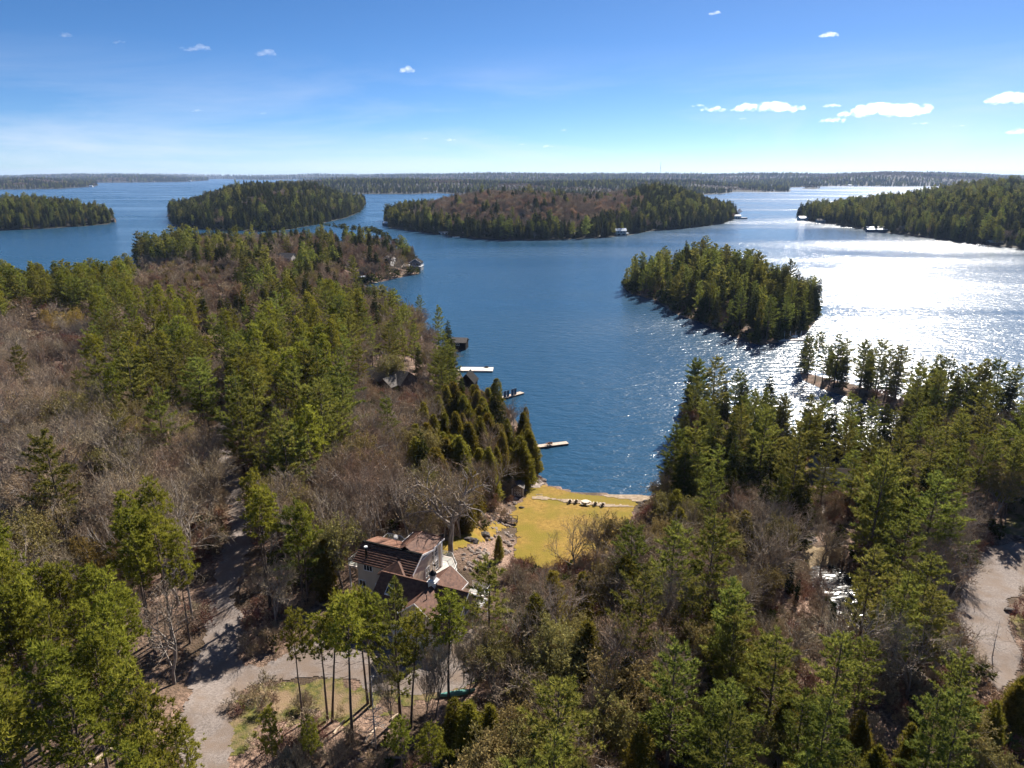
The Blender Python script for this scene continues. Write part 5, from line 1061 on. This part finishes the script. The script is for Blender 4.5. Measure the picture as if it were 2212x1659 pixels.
# two-storey boathouse on the point
X, Y = at(894, 584); o = thing('point_boathouse', 'two-storey blue-grey boathouse with white trim on the point', 'boathouse', (X, Y, 0), R(-6))
B().box(-7.5, 6.5, -5, 6, -1.5, 3.4).obj('lower_wall', 'wall_blue', o); dk_ = B().box(-7.9, 6.9, -5.4, 6.4, 3.41, 3.65).obj('deck', 'trim', o); railing(dk_, [(-7.8, 6.3), (-7.8, -5.3), (6.8, -5.3), (6.8, 6.3)], 3.65, 1.0, False)
B().prism_y([(-2.6, 3.66), (6.0, 3.66), (6.0, 6.3), (1.7, 9.0), (-2.6, 6.3)], -1.5, 6).obj('upper_wall', 'wall_blue', o)
for s in (-1, 1):
    r = B().slab([(1.7, -2.2, 9.2), (1.7, 6.4, 9.2), (1.7 + s * 4.9, 6.4, 6.12), (1.7 + s * 4.9, -2.2, 6.12)][::-s], .18).obj('roof', 'roof_dark', o)
    B().add([(1.7, -2.29, 9.25), (1.7, -2.21, 9.25), (1.7 + s * 4.9, -2.21, 6.17), (1.7 + s * 4.9, -2.29, 6.17), (1.7, -2.29, 8.85), (1.7, -2.21, 8.85), (1.7 + s * 4.9, -2.21, 5.77), (1.7 + s * 4.9, -2.29, 5.77)], BF).obj('rake_board', 'trim', r)
for x in (-5.3, 2.6, 5.0): window(o, x, 1.0, .9, 1.6, '-y', -5, 1, 2)
for x in (-1.2, .8, 2.8, 4.8): window(o, x, 4.1, 1.0, 1.9, '-y', -1.5, 1, 2)
for x in (-3, 0, 3): window(o, x, .8, 1.6, 1.9, '+x', 6.5, 2, 2)
# low flat boathouse
X, Y = at(775, 607); o = thing('flat_boathouse', 'low boathouse with pale flat roof at the head of the cove', 'boathouse', (X, Y, 0), R(4))
B().box(-10, 8, -4, 4, -1.2, 3.0).obj('wall', 'wall_blue', o); r = B().slab([(-11, -5, 3.5), (9, -5, 3.5), (9, 5, 3.1), (-11, 5, 3.1)], .2).obj('roof', 'roof_blue', o); B().box(-3, 9.1, -5.1, -5.01, 3.2, 3.55).obj('fascia', 'trim', r)
for x in (-6, -2.5, 1.5, 5): window(o, x, .9, 1.8, 1.4, '-y', -4, 2)
B().box(-10, 8, -6.5, -4.01, .2, .5).obj('deck', 'plank', o)
dock('cove_dock', 'short pale dock beside the low flat boathouse', at(790, 613), at(815, 611), 2.2, .45, 'plank')
X, Y, Z = pix(840, 572); gable_house('shore_cottage', 'white-fronted cottage among trees left of the point boathouse', 'cottage', (X, Y, Z + .2), R(75), 9, 7, 4.5, 2.6, 'wall_white', 'roof_grey', 'trim', [(-1.7, 1.0, 1.2, 1.4, '-x', -4.5, 2), (1.7, 1.0, 1.2, 1.4, '-x', -4.5, 2), (0, 3.6, 1.2, 1.2, '-x', -4.5, 2)])
X, Y, Z = pix(622, 572); gable_house('hill_cottage', 'pale two-storey cottage on the leafy slope of the peninsula', 'cottage', (X, Y, Z), R(-15), 11, 8, 5.6, 2.6, 'wall_grey', 'roof_grey', 'trim', [(-3, 1.0, 1.4, 1.4, '-y', -4, 2), (0, 1.0, 1.4, 1.4, '-y', -4, 2), (3, 1.0, 1.4, 1.4, '-y', -4, 2), (-3, 3.7, 1.4, 1.2, '-y', -4, 2), (3, 3.7, 1.4, 1.2, '-y', -4, 2)])
X, Y, Z = pix(588, 560); gable_house('small_cabin', 'small pale cabin glimpsed left of the slope cottage', 'cabin', (X, Y, Z), R(10), 6, 5, 2.6, 1.6, 'wall_white', 'roof_grey', 'trim', [(1.5, 1, 1, 1, '-y', -2.5, 2)])
X, Y, Z = pix(362, 526); gable_house('knoll_cottage', 'pale-roofed cottage under the pines of the left knoll', 'cottage', (X, Y, Z + .3), R(5), 14, 8, 3, 2.2, 'wall_white', 'roof_blue', 'trim', [(-4, 1, 1.4, 1.2, '-y', -4, 2), (3, 1, 1.4, 1.2, '-y', -4, 2)])
# right headland
X, Y = at(1494, 899); gable_house('headland_boathouse', 'pink-roofed boathouse edge at the left tip of the headland', 'boathouse', (X, Y, .2), R(12), 6.5, 5, 2.7, 1.5, 'wall_white', 'roof_red', 'trim', [(0, 1, 1.2, 1, '-y', -2.5, 2)])
X, Y, Z = pix(1806, 1040); wc = gable_house('white_cottage', 'white cottage with dark roof and balcony in the shade at right', 'cottage', (X, Y + 2, Z + .2), R(-4), 8.6, 6.0, 3.9, 1.9, 'wall_white', 'roof_dark', 'trim', [(1.6, 2.9, .8, 1.1, '-x', -4.3, 1), (-1.2, 2.9, .9, 1.1, '-x', -4.3, 2), (3.0, 2.2, 1.0, .9, '-y', -3.0, 2)], (-1.2, '-x', .9, 2.05, 'trim'))
bl = B().box(-5.9, -4.31, -2.7, 2.7, 2.5, 2.65).obj('balcony', 'plank_grey', wc); railing(bl, [(-4.4, -2.65), (-5.85, -2.65), (-5.85, 2.65), (-4.4, 2.65)], 2.65, 1.0, False, 'wood_dark')
B().box(.45, .56, -3.12, -3.01, 0, 3.8).obj('downpipe', 'trim', wc); B().box(-.6, .2, -3.6, -3.1, 0, .7).obj('heat_pump', 'trim', wc); B().box(2.0, 3.4, -3.7, -3.05, 0, .5).obj('storage_bin', 'wall_white', wc)
X, Y, Z = pix(1703, 975); gable_house('shore_cabin', 'dark-roofed cabin by the glitter behind the headland trees', 'cabin', (X, Y, .8), R(-10), 7, 5, 2.6, 1.6, 'wall_white', 'roof_dark', 'trim', [(0, 1, 1.4, 1.1, '-y', -2.5, 2)])
# island docks and boathouses
def boat(label, x, y, rz, ln=6.0, mat='trim'):
    o = thing('motor_boat', label, 'boat', (x, y, 0), rz); b = B(); n = 9; prof = []
    for i in range(n):
        t = i / (n - 1); wv = .95 * (1 - t ** 2.6) ** .6 + .02; prof.append((t * ln - ln / 2, wv))
    vs = [(a, q, .75 + .2 * (i / n)) for i, (a, q) in enumerate(prof)] + [(a, -q, .75 + .2 * (i / n)) for i, (a, q) in enumerate(prof)] + [(a, q * .6, -.2) for a, q in prof] + [(a, -q * .6, -.2) for a, q in prof]
    f_ = []
    for i in range(n - 1): f_ += [(i, i + 1, 2 * n + i + 1, 2 * n + i), (n + i + 1, n + i, 3 * n + i, 3 * n + i + 1), (i + 1, i, n + i, n + i + 1)]
    f_ += [(0, 2 * n, 3 * n, n)]; b.add(vs, f_).obj('hull', mat, o)
    B().add([(.4, -.7, .8), (1.0, -.5, .85), (1.0, .5, .85), (.4, .7, .8), (.2, -.7, 1.3), (.75, -.5, 1.3), (.75, .5, 1.3), (.2, .7, 1.3)], BF).obj('windscreen', 'glass', o); B().box(-2.2, -1.2, -.6, .6, .82, 1.15).obj('seat', 'wood_dark', o); return o
X, Y = at(978, 506); o = thing('island_dock_house', 'long railed boathouse deck with pavilion on the central island', 'boathouse', (X, Y, 0), R(4))
B().box(-17, 9, -5, 5, -1, 2.3).obj('lower_wall', 'wall_black', o); dk_ = B().box(-17.4, 9.4, -5.4, 5.4, 2.31, 2.7).obj('deck', 'plank_grey', o); railing(dk_, [(9.2, -5.2), (-17.2, -5.2), (-17.2, 5.2)], 2.7, 1.1, False)
for x in (-14, -10, -6, -2): B().box(x - 1.2, x + 1.2, -5.06, -5.004, .5, 2.0).obj('boat_door', 'trim', o)
pv = B().box(7.6, 14.2, -1, 5.4, 2.72, 5.4).obj('pavilion', 'wall_grey', o); B().slab([(7, -2, 5.6), (15, -2, 5.6), (15, 6, 6.6), (7, 6, 6.6)], .25).obj('pavilion_roof', 'roof_blue', o); B().box(9.41, 14.5, -6, 5, .2, .6).obj('pier', 'plank_grey', o)
vs, fs = tube([(5.5, 3, 2.7), (5.5, 3, 6.4)], [.5, .4], 6); B().add(vs, fs).obj('column', 'trim', o)
boat('white motor boat at the foot of the central island dock', *at(985, 513), R(6), 9); boat('white motor boat moored right of the central island dock', *at(1029, 512), R(20), 7)
dock('island_dock', 'thin pale dock right of the moored boat on the central island', at(1030, 513), at(1052, 514), 2.0, .5, 'plank_grey')
X, Y = at(1340, 509); o = gable_house('island_boathouse', 'white-roofed boathouse in the water on the right half of the central island', 'boathouse', (X, Y, 0), R(5), 13, 9, 6.2, 2.6, 'wall_grey', 'roof_blue', 'trim', [(-3.5, 4, 1.8, 1.4, '-y', -4.5, 2), (0, 4, 1.8, 1.4, '-y', -4.5, 2), (3.5, 4, 1.8, 1.4, '-y', -4.5, 2), (-3, .8, 3.2, 2.0, '-y', -4.5, 2), (3, .8, 3.2, 2.0, '-y', -4.5, 2)])
B().box(-7.5, 7.5, -6.2, -4.51, 3.1, 3.3).obj('balcony', 'trim', o); B().box(6.51, 10, -4, 4, 2.9, 3.2).obj('terrace', 'roof_blue', o); B().box(-20, -6.51, -3, 0, .3, .7).obj('pier', 'plank_grey', o)
def isle_z(k, x, y): return float(ISLE_T[k](np.array([x]), np.array([y]))[0])
for label, px_, py_, rz, dims, wl, rf in (('dark cottage among the trees left on the central island', 1000, 490, 3, (16, 8, 3.2, 3), 'wall_blue', 'roof_grey'), ('brown cottage by the rocky shore of the central island', 1272, 505, -8, (11, 7, 3.2, 2.4), 'wall_brown', 'roof_grey')):
    X, Y = at(px_, py_, 2); gable_house('island_cottage', label, 'cottage', (X, Y, isle_z('central', X, Y)), R(rz), *dims, wl, rf, 'trim', [(-3, 1, 1.6, 1.3, '-y', -dims[1] / 2, 2), (1, 1, 1.6, 1.3, '-y', -dims[1] / 2, 2)])
X, Y = at(1592, 473); o = gable_house('tip_boathouse', 'pale boathouse at the right tip of the central island', 'boathouse', (X, Y, 0), R(-4), 11, 8, 5.0, 2.2, 'wall_white', 'roof_blue', 'trim', [(-2, 1, 2, 1.8, '-y', -4, 2), (2, 1, 2, 1.8, '-y', -4, 2)]); B().box(5.51, 16, -5, 3, .3, 2.6).obj('sun_deck', 'plank_pale', o)
X, Y = at(834, 487); gable_house('corner_boathouse', 'small boathouse at the left tip of the central island', 'boathouse', (X, Y, 0), R(0), 10, 7, 3.6, 2.2, 'wall_blue', 'roof_blue', 'trim', [(0, 1, 2, 1.6, '-y', -3.5, 2)])
X, Y = at(243, 480); gable_house('far_left_boathouse', 'brown boathouse at the right end of the far left island', 'boathouse', (X, Y, 0), R(8), 9, 7, 4.0, 2.2, 'wall_brown', 'roof_grey', 'trim', [(0, 1, 1.6, 1.4, '-y', -3.5, 2)])
for label, px_, py_, rz, dims, wl, rf in (('pale boathouse at the left tip of the right island', 1738, 476, 10, (22, 10, 4.2, 2.4), 'wall_white', 'roof_blue'), ('grey boathouse second along the right island shore', 1752 + 20, 481, -6, (12, 9, 3.6, 2.2), 'wall_grey', 'roof_grey'), ('long low flat-topped boathouse midway along the right island shore', 1893, 501, -8, (24, 9, 3.4, .9), 'wall_blue', 'roof_blue')):
    X, Y = at(px_, py_); gable_house('right_boathouse', label, 'boathouse', (X, Y, 0), R(rz), *dims, wl, rf, 'trim', [(-3, 1, 2.2, 1.6, '-y', -dims[1] / 2, 2), (3, 1, 2.2, 1.6, '-y', -dims[1] / 2, 2)])
X, Y = at(1893, 488, 6); gable_house('shore_house', 'flat pale-roofed house above the low boathouse on the right island', 'house', (X, Y, isle_z('right', X, Y)), R(-8), 24, 8, 3.4, .8, 'wall_brown', 'roof_blue', 'trim', [(-4, 1, 2.4, 1.6, '-y', -4, 2), (4, 1, 2.4, 1.6, '-y', -4, 2)])
X, Y = at(2148, 529); gable_house('gold_boathouse', 'pale tan-roofed boathouse at the right edge of the right island', 'boathouse', (X, Y, 0), R(-12), 13, 8, 3.2, 1.3, 'wall_brown', 'wood_pale', 'trim', [(0, 1, 2, 1.4, '-y', -4, 2)])
boat('white boat beside the tan-roofed boathouse', *at(2120, 532), R(-10), 8)
# near island dock with lamps and boats
o = dock('island_long_dock', 'white dock with upright posts at the tip of the near island', at(1680, 737), at(1736, 735), 2.4, .5, 'plank_pale')
for x in (3.5, 6.2, 8.9, 11.5): B().bar((x, .9, .5), (x, .9, 4.2), .09).obj('lamp_post', 'trim', o)
boat('white boat moored behind the near island dock', *at(1707, 729), R(5), 7)
# far cottages on the distant shores
for i, (px_, py_, lb) in enumerate(((98, 407, 'turquoise boathouse on the far left shore'), (197, 404, 'white cottage near the end of the far left shore'), (330, 393.5, 'white speck of a cottage on the second left shore'), (410, 392, 'white cottage at the right of the second left shore'), (707, 417.5, 'pale boathouse on the far middle shore, leftmost'), (738, 418, 'white cottage on the far middle shore, second from left'), (888, 418, 'white cottage on the far middle shore near the centre'), (940, 416.5, 'pale cottage on the far middle shore left of the central island'), (1668, 413.5, 'white cottage on the far right point'), (1835, 402.5, 'white cottage by the far glitter, left of a pair'), (1848, 402.7, 'white cottage by the far glitter, right of a pair'))):
    X, Y = at(px_, py_); gable_house('far_cottage', lb, 'cottage', (X, Y, .5), R(random.uniform(-15, 15)), 16 * Y / 3500, 10, 5 * Y / 3500, 3, 'canoe' if i == 0 else 'wall_white', 'roof_blue' if i % 2 else 'roof_grey', 'trim', [(0, 1, 3, 2, '-y', -5, 2)])
# mast on the horizon
X, Y = 5200 * (1426 - CX) / F_ / CP * CP * 1.0, 5200.0
d = ray(1426, 380); t = 6000 / d[1]; X, Y = d[0] * t, 6000.0; zt = H + ray(1426, 350)[2] * 6000 / ray(1426, 350)[1]
o = thing('radio_mast', 'thin lattice radio mast on the horizon', 'mast', (X, Y, 40)); b = B(); hh = zt - 40
for k_ in range(3): a = 2.094 * k_; b.bar((2.2 * math.cos(a), 2.2 * math.sin(a), -20), (1.2 * math.cos(a), 1.2 * math.sin(a), hh), .35)
b.obj('legs', 'grey_metal', o); b = B()
for i in range(14):
    for k_ in range(3): a, c = 2.094 * k_, 2.094 * (k_ + 1); z0, z1 = hh * i / 14, hh * (i + 1) / 14; b.bar((2 * math.cos(a), 2 * math.sin(a), z0), (2 * math.cos(c), 2 * math.sin(c), z1), .2)
b.obj('lattice', 'grey_metal', o); B().box(-2.5, 2.5, -2.5, 2.5, hh * .62, hh * .68).obj('antenna', 'trim', o)

# ------------------------------------------------------------------ small things on the ground
def rock_mesh(s, mat='rock'):
    g = np.random.default_rng(s); import bmesh
    bm = bmesh.new(); bmesh.ops.create_icosphere(bm, subdivisions=2, radius=1)
    k = g.normal(0, 1, (5, 3))
    for v in bm.verts:
        c = np.array(v.co); f = 1 + .22 * sum(math.sin(2.1 * c @ q + i) for i, q in enumerate(k)) / 2; v.co = c * f * (1.2, .95, .62)
    me = bpy.data.meshes.new('rock'); bm.to_mesh(me); bm.free(); me.materials.append(MATS[mat]); return me
RM = [rock_mesh(s) for s in range(4)]; RD = [rock_mesh(s + 9, 'dark_rock') for s in range(3)]
def rocks(zone, n, lo, hi, meshes, label, group):
    k = 0
    while k < n:
        xs = [p[0] for p in zone]; ys = [p[1] for p in zone]; x, y = random.uniform(min(xs), max(xs)), random.uniform(min(ys), max(ys))
        if not inside(zone, np.array([x]), np.array([y]))[0]: continue
        X, Y, Z = hit(x, y); o = link('boulder', random.choice(meshes), None, (X, Y, Z)); s = random.uniform(lo, hi); o.scale = (s, s * random.uniform(.7, 1), s); o.rotation_euler = (random.uniform(-.3, .3), 0, random.uniform(0, 6.28)); tag(o, label, 'rock', group); k += 1
SLOPE = [(1000, 1195), (1035, 1165), (1085, 1145), (1110, 1150), (1115, 1190), (1085, 1215), (1030, 1240), (995, 1225)]
rocks(SLOPE, 80, .18, .55, RM, 'pink stone on the rocky slope below the house deck', 'stones on the slope')
rocks([(1035, 1140), (1085, 1090), (1110, 1065), (1125, 1040), (1135, 1060), (1110, 1100), (1100, 1140), (1060, 1145)], 60, .2, .6, RM, 'pink stone in the rough strip left of the lawn', 'stones beside the lawn')
rocks([(1122, 1045), (1140, 1000), (1152, 995), (1160, 1022), (1178, 1040), (1160, 1050)], 40, .3, .8, RM, 'pale rock at the water edge left of the beach', 'shore rocks')
rocks([(1375, 1080), (1400, 1078), (1405, 1090), (1378, 1098)], 5, .4, .9, RD, 'dark rock at the right end of the beach', 'dark beach rocks')
for x, y, s, lb in ((1020, 1170, 1.1, 'large dark boulder on the path edge, left of a pair'), (1046, 1158, .9, 'large dark boulder on the path edge, right of a pair'), (958, 1164, 1.0, 'dark stump-like boulder beside the oak'), (1128, 1098, .5, 'small dark stone on the lawn below the shed'), (2188, 1322, .8, 'dark boulder at the corner of the right lawn'), (2200, 1164, .7, 'dark boulder below the upper right lawn')):
    X, Y, Z = hit(x, y); o = link('boulder', RD[int(s * 10) % 3], None, (X, Y, Z + .1)); o.scale = (s, s, s * 1.1); tag(o, lb, 'rock')
# little bridge with rails
X, Y, Z = pix(1099, 1130); o = thing('foot_bridge', 'small dark wooden footbridge with rails between path and lawn', 'bridge', (X, Y, Z + .5), R(-6))
for i in range(9): B().box(-1.9 + i * .42, -1.5 + i * .42, -.65, .65, 0, .06).obj('plank', 'wood_dark', o)
for s in (-1, 1):
    B().box(-1.9, 1.9, s * .62 - .04, s * .62 + .04, .95, 1.02).obj('handrail', 'wood_dark', o)
    for x in (-1.8, -.6, .6, 1.8): B().box(x - .05, x + .05, s * .62 - .05, s * .62 + .05, -.8, .94).obj('rail_post', 'wood_dark', o)
# canoe upturned in the grass
X, Y, Z = pix(986, 1500); o = thing('canoe', 'green canoe lying upside down beside the forecourt grass', 'canoe', (X, Y, Z + .1), R(12)); n = 13; vs = []; f_ = []
for i in range(n):
    t = 2 * i / (n - 1) - 1; wv = .45 * (1 - abs(t) ** 2.4) + .01
    for k_ in range(7): a = math.pi * k_ / 6; vs.append((t * 2.5, wv * math.cos(a), .42 * math.sin(a) * (1 - .15 * abs(t)) + .06 * t * t))
for i in range(n - 1):
    for k_ in range(6): q = i * 7 + k_; f_.append((q, q + 1, q + 8, q + 7))
link('hull', make_mesh('hull', vs, f_, 'canoe', smooth=True), o); B().bar((-2.5, 0, .08), (2.5, 0, .08), .04).obj('gunwale', 'wood_pale', o)
# fallen logs and cut stems
def log(label, x, y, ln, rz, r=.16, mat='log', pitch=0):
    X, Y, Z = hit(x, y); vs, fs = tube([(-ln / 2, 0, 0), (-ln * .1, .06, .03), (ln / 2, 0, 0)], [r, r * .9, r * .7], 7)
    o = B().add(vs, fs).obj('fallen_log', mat, None, (X, Y, Z + r * .8), R(rz)); o.rotation_euler[1] = pitch; tag(o, label, 'log')
log('thick pale log lying under the wires at bottom left', 230, 1632, 4.2, 62, .34); log('short pale cut log by the road verge at bottom left', 321, 1588, 1.5, -40, .15)
log('pale fallen log in the thin wood below the garage, left one', 733, 1572, 2.4, 70); log('pale fallen log in the thin wood below the garage, middle one', 800, 1590, 2.6, 68); log('pale fallen log below the garage beside the white pine', 856, 1548, 1.8, 50); log('grey fallen trunk across the bottom thin wood', 830, 1640, 6, 3, .12, 'bark_pale')
log('pale broken log in the tangled wood at bottom centre', 1300, 1610, 3.4, 30, .2, 'bark_pale', -.4); log('pale short log among grey branches at bottom centre', 1375, 1575, 1.6, 4, .16, 'log', 0); log('pale driftwood log on the sand strip', 1165, 1069, 1.6, 8, .1, 'bark_pale')
# utility wires over the road side with their poles
def pole(x, y, label):
    z = float(T(x, y)); o = thing('utility_pole', label, 'pole', (x, y, z)); vs, fs = tube([(0, 0, -1), (0, 0, 10.4)], [.17, .12], 8); B().add(vs, fs).obj('shaft', 'bark_grey', o); B().box(-1.1, 1.1, -.07, .07, 9.2, 9.36).obj('crossarm', 'bark_grey', o)
    for q in (-1, -.35, .35, 1): vs, fs = tube([(q, 0, 9.36), (q, 0, 9.6)], [.05, .04], 6); B().add(vs, fs).obj('insulator', 'trim', o)
    return z
pA = np.array([-47.5, 52.0]); pB = np.array(hit(466, 1262, 9)[:2]) + (-5.5, 3); zA = pole(*pA, 'utility pole beyond the lower left corner of the wood'); zB = pole(*pB, 'utility pole by the road at the far end of the wires')
for i, q in enumerate((-1, -.35, .35, 1)):
    P = []
    for t in np.linspace(0, 1, 13): P.append((pA[0] + (pB[0] - pA[0]) * t + q, pA[1] + (pB[1] - pA[1]) * t, zA + (zB - zA) * t + 9.62 - 1.1 * 4 * t * (1 - t) * .35))
    vs, fs = tube(P, [.009] * 13, 4); tag(B().add(vs, fs).obj('power_line', 'plank_grey', None), ['leftmost', 'second', 'third', 'rightmost'][i] + ' of the four wires beside the road', 'wire', 'wires beside the road')
# ragged shrub on the shore rocks
X, Y, Z = pix(1168, 1036); tr, cr_, fh = FORMS['red_maple'][0]; o = link('red_shrub', None, None, (X, Y, Z - .2)); o.scale = (.16, .16, .11); link('stem', tr, o); link('twigs', cr_, o); tag(o, 'low reddish shrub on the shore rocks by the beach', 'shrub')
X, Y, Z = pix(800, 610); tr, cr_, fh = FORMS['red_maple'][1]; o = link('russet_tree', None, None, (X, Y, Z)); o.scale = (.8, .8, .65); link('trunk', tr, o); link('crown', cr_, o); tag(o, 'russet round tree by the cove between the two boathouses', 'tree')

# ------------------------------------------------------------------ clouds and haze
def cloud(cx, cyy, wpx, hpx, label, dist=9000.0, n=None):
    d = ray(cx, cyy); t = dist / d[1]; c = np.array([d[0] * t, dist, H + d[2] * t]); Wm = wpx * .92 / F_ * dist; Hm = hpx * .85 / F_ * dist
    g = np.random.default_rng(int(cx * 7 + cyy)); n = n or int(14 + wpx / 3); me_v, me_f = [], []
    import bmesh
    bm = bmesh.new()
    for i in range(n):
        x = g.uniform(-.5, .5); env = (1 - (2 * x) ** 2) ** .5; r = Hm * (.12 + .26 * env * g.uniform(.3, 1)); r = min(r, Wm * .3)
        z = -Hm * .32 + r * .55 + g.uniform(0, .42) * Hm * env
        k = bmesh.ops.create_icosphere(bm, subdivisions=2, radius=1.0)['verts']
        sx, sy, sz = r * g.uniform(1.2, 2.1), r * g.uniform(1.2, 1.9), r * g.uniform(.7, 1.1); oy = g.uniform(-.25, .25) * Wm
        for v in k:
            q = v.co.copy(); f = 1 + .16 * math.sin(q.x * 5 + i) * math.sin(q.y * 4.3 + 2 * i) + .12 * math.sin(q.z * 7 + i * 3)
            v.co = (x * Wm + q.x * sx * f, oy + q.y * sy * f, max(z + q.z * sz * f, -Hm * .5 + .04 * Hm * math.sin(q.x * 6 + i)))
    me = bpy.data.meshes.new('cloud'); bm.to_mesh(me); bm.free(); me.materials.append(MATS['cloud' if cx > 870 else 'thin_cloud'])
    o = link('cloud', me, None, c)
    rm = o.modifiers.new('join', 'REMESH'); rm.mode = 'VOXEL'; rm.voxel_size = max(Hm / 16, 6)
    tag(o, label, None, kind='structure')
for a in [(1655, 232, 145, 26, 'long white cloud right of the mast'), (1542, 236, 55, 15, 'small cloud joined to the left end of the long cloud'), (1508, 228, 26, 8, 'wisp at the left end of the cloud row'), (1912, 238, 165, 36, 'broad white cloud over the right island'), (1800, 260, 60, 14, 'flat small cloud below and left of the broad cloud'),
          (1795, 228, 40, 11, 'torn wisp above left of the broad cloud'), (2182, 214, 85, 30, 'white cloud cut by the right edge'), (2196, 284, 40, 16, 'low small cloud at the right edge'), (1790, 75, 38, 14, 'small puff high at the right'), (1545, 29, 26, 9, 'small wisp near the top right of centre'),
          (878, 151, 34, 15, 'small puff high left of centre'), (426, 105, 64, 15, 'thin wisp at upper left, widest of the high ones'), (575, 115, 36, 18, 'round pale puff at upper left'), (144, 76, 24, 14, 'faint puff at far upper left'), (258, 91, 32, 8, 'faint streak at upper left'),
          (972, 302, 28, 8, 'tiny flat cloud low over the centre'), (918, 300, 24, 5, 'tiny flat cloud left of another low over the centre'), (1184, 316, 22, 8, 'tiny cloud low over the central island'), (1128, 312, 16, 6, 'tiny cloud left of another over the central island'), (1218, 281, 15, 5, 'tiny speck of cloud over the central island'),
          (1605, 256, 16, 6, 'speck of cloud under the long white cloud'), (1996, 266, 16, 7, 'speck of cloud below the broad cloud'), (1974, 267, 16, 5, 'smaller speck of cloud below the broad cloud'), (2074, 272, 28, 5, 'thin speck of cloud right of the broad cloud'), (426, 239, 28, 8, 'faint low wisp at left'), (569, 245, 16, 7, 'faint low speck at left'), (125, 330, 26, 6, 'low speck of cloud near the left horizon')]:
    cloud(*a)
hz = link('haze', make_mesh('haze', bv(-15500, 15500, -60, 18500, -10, 128), BF, 'haze')); tag(hz, 'thin blue air over the lake', None, kind='stuff')
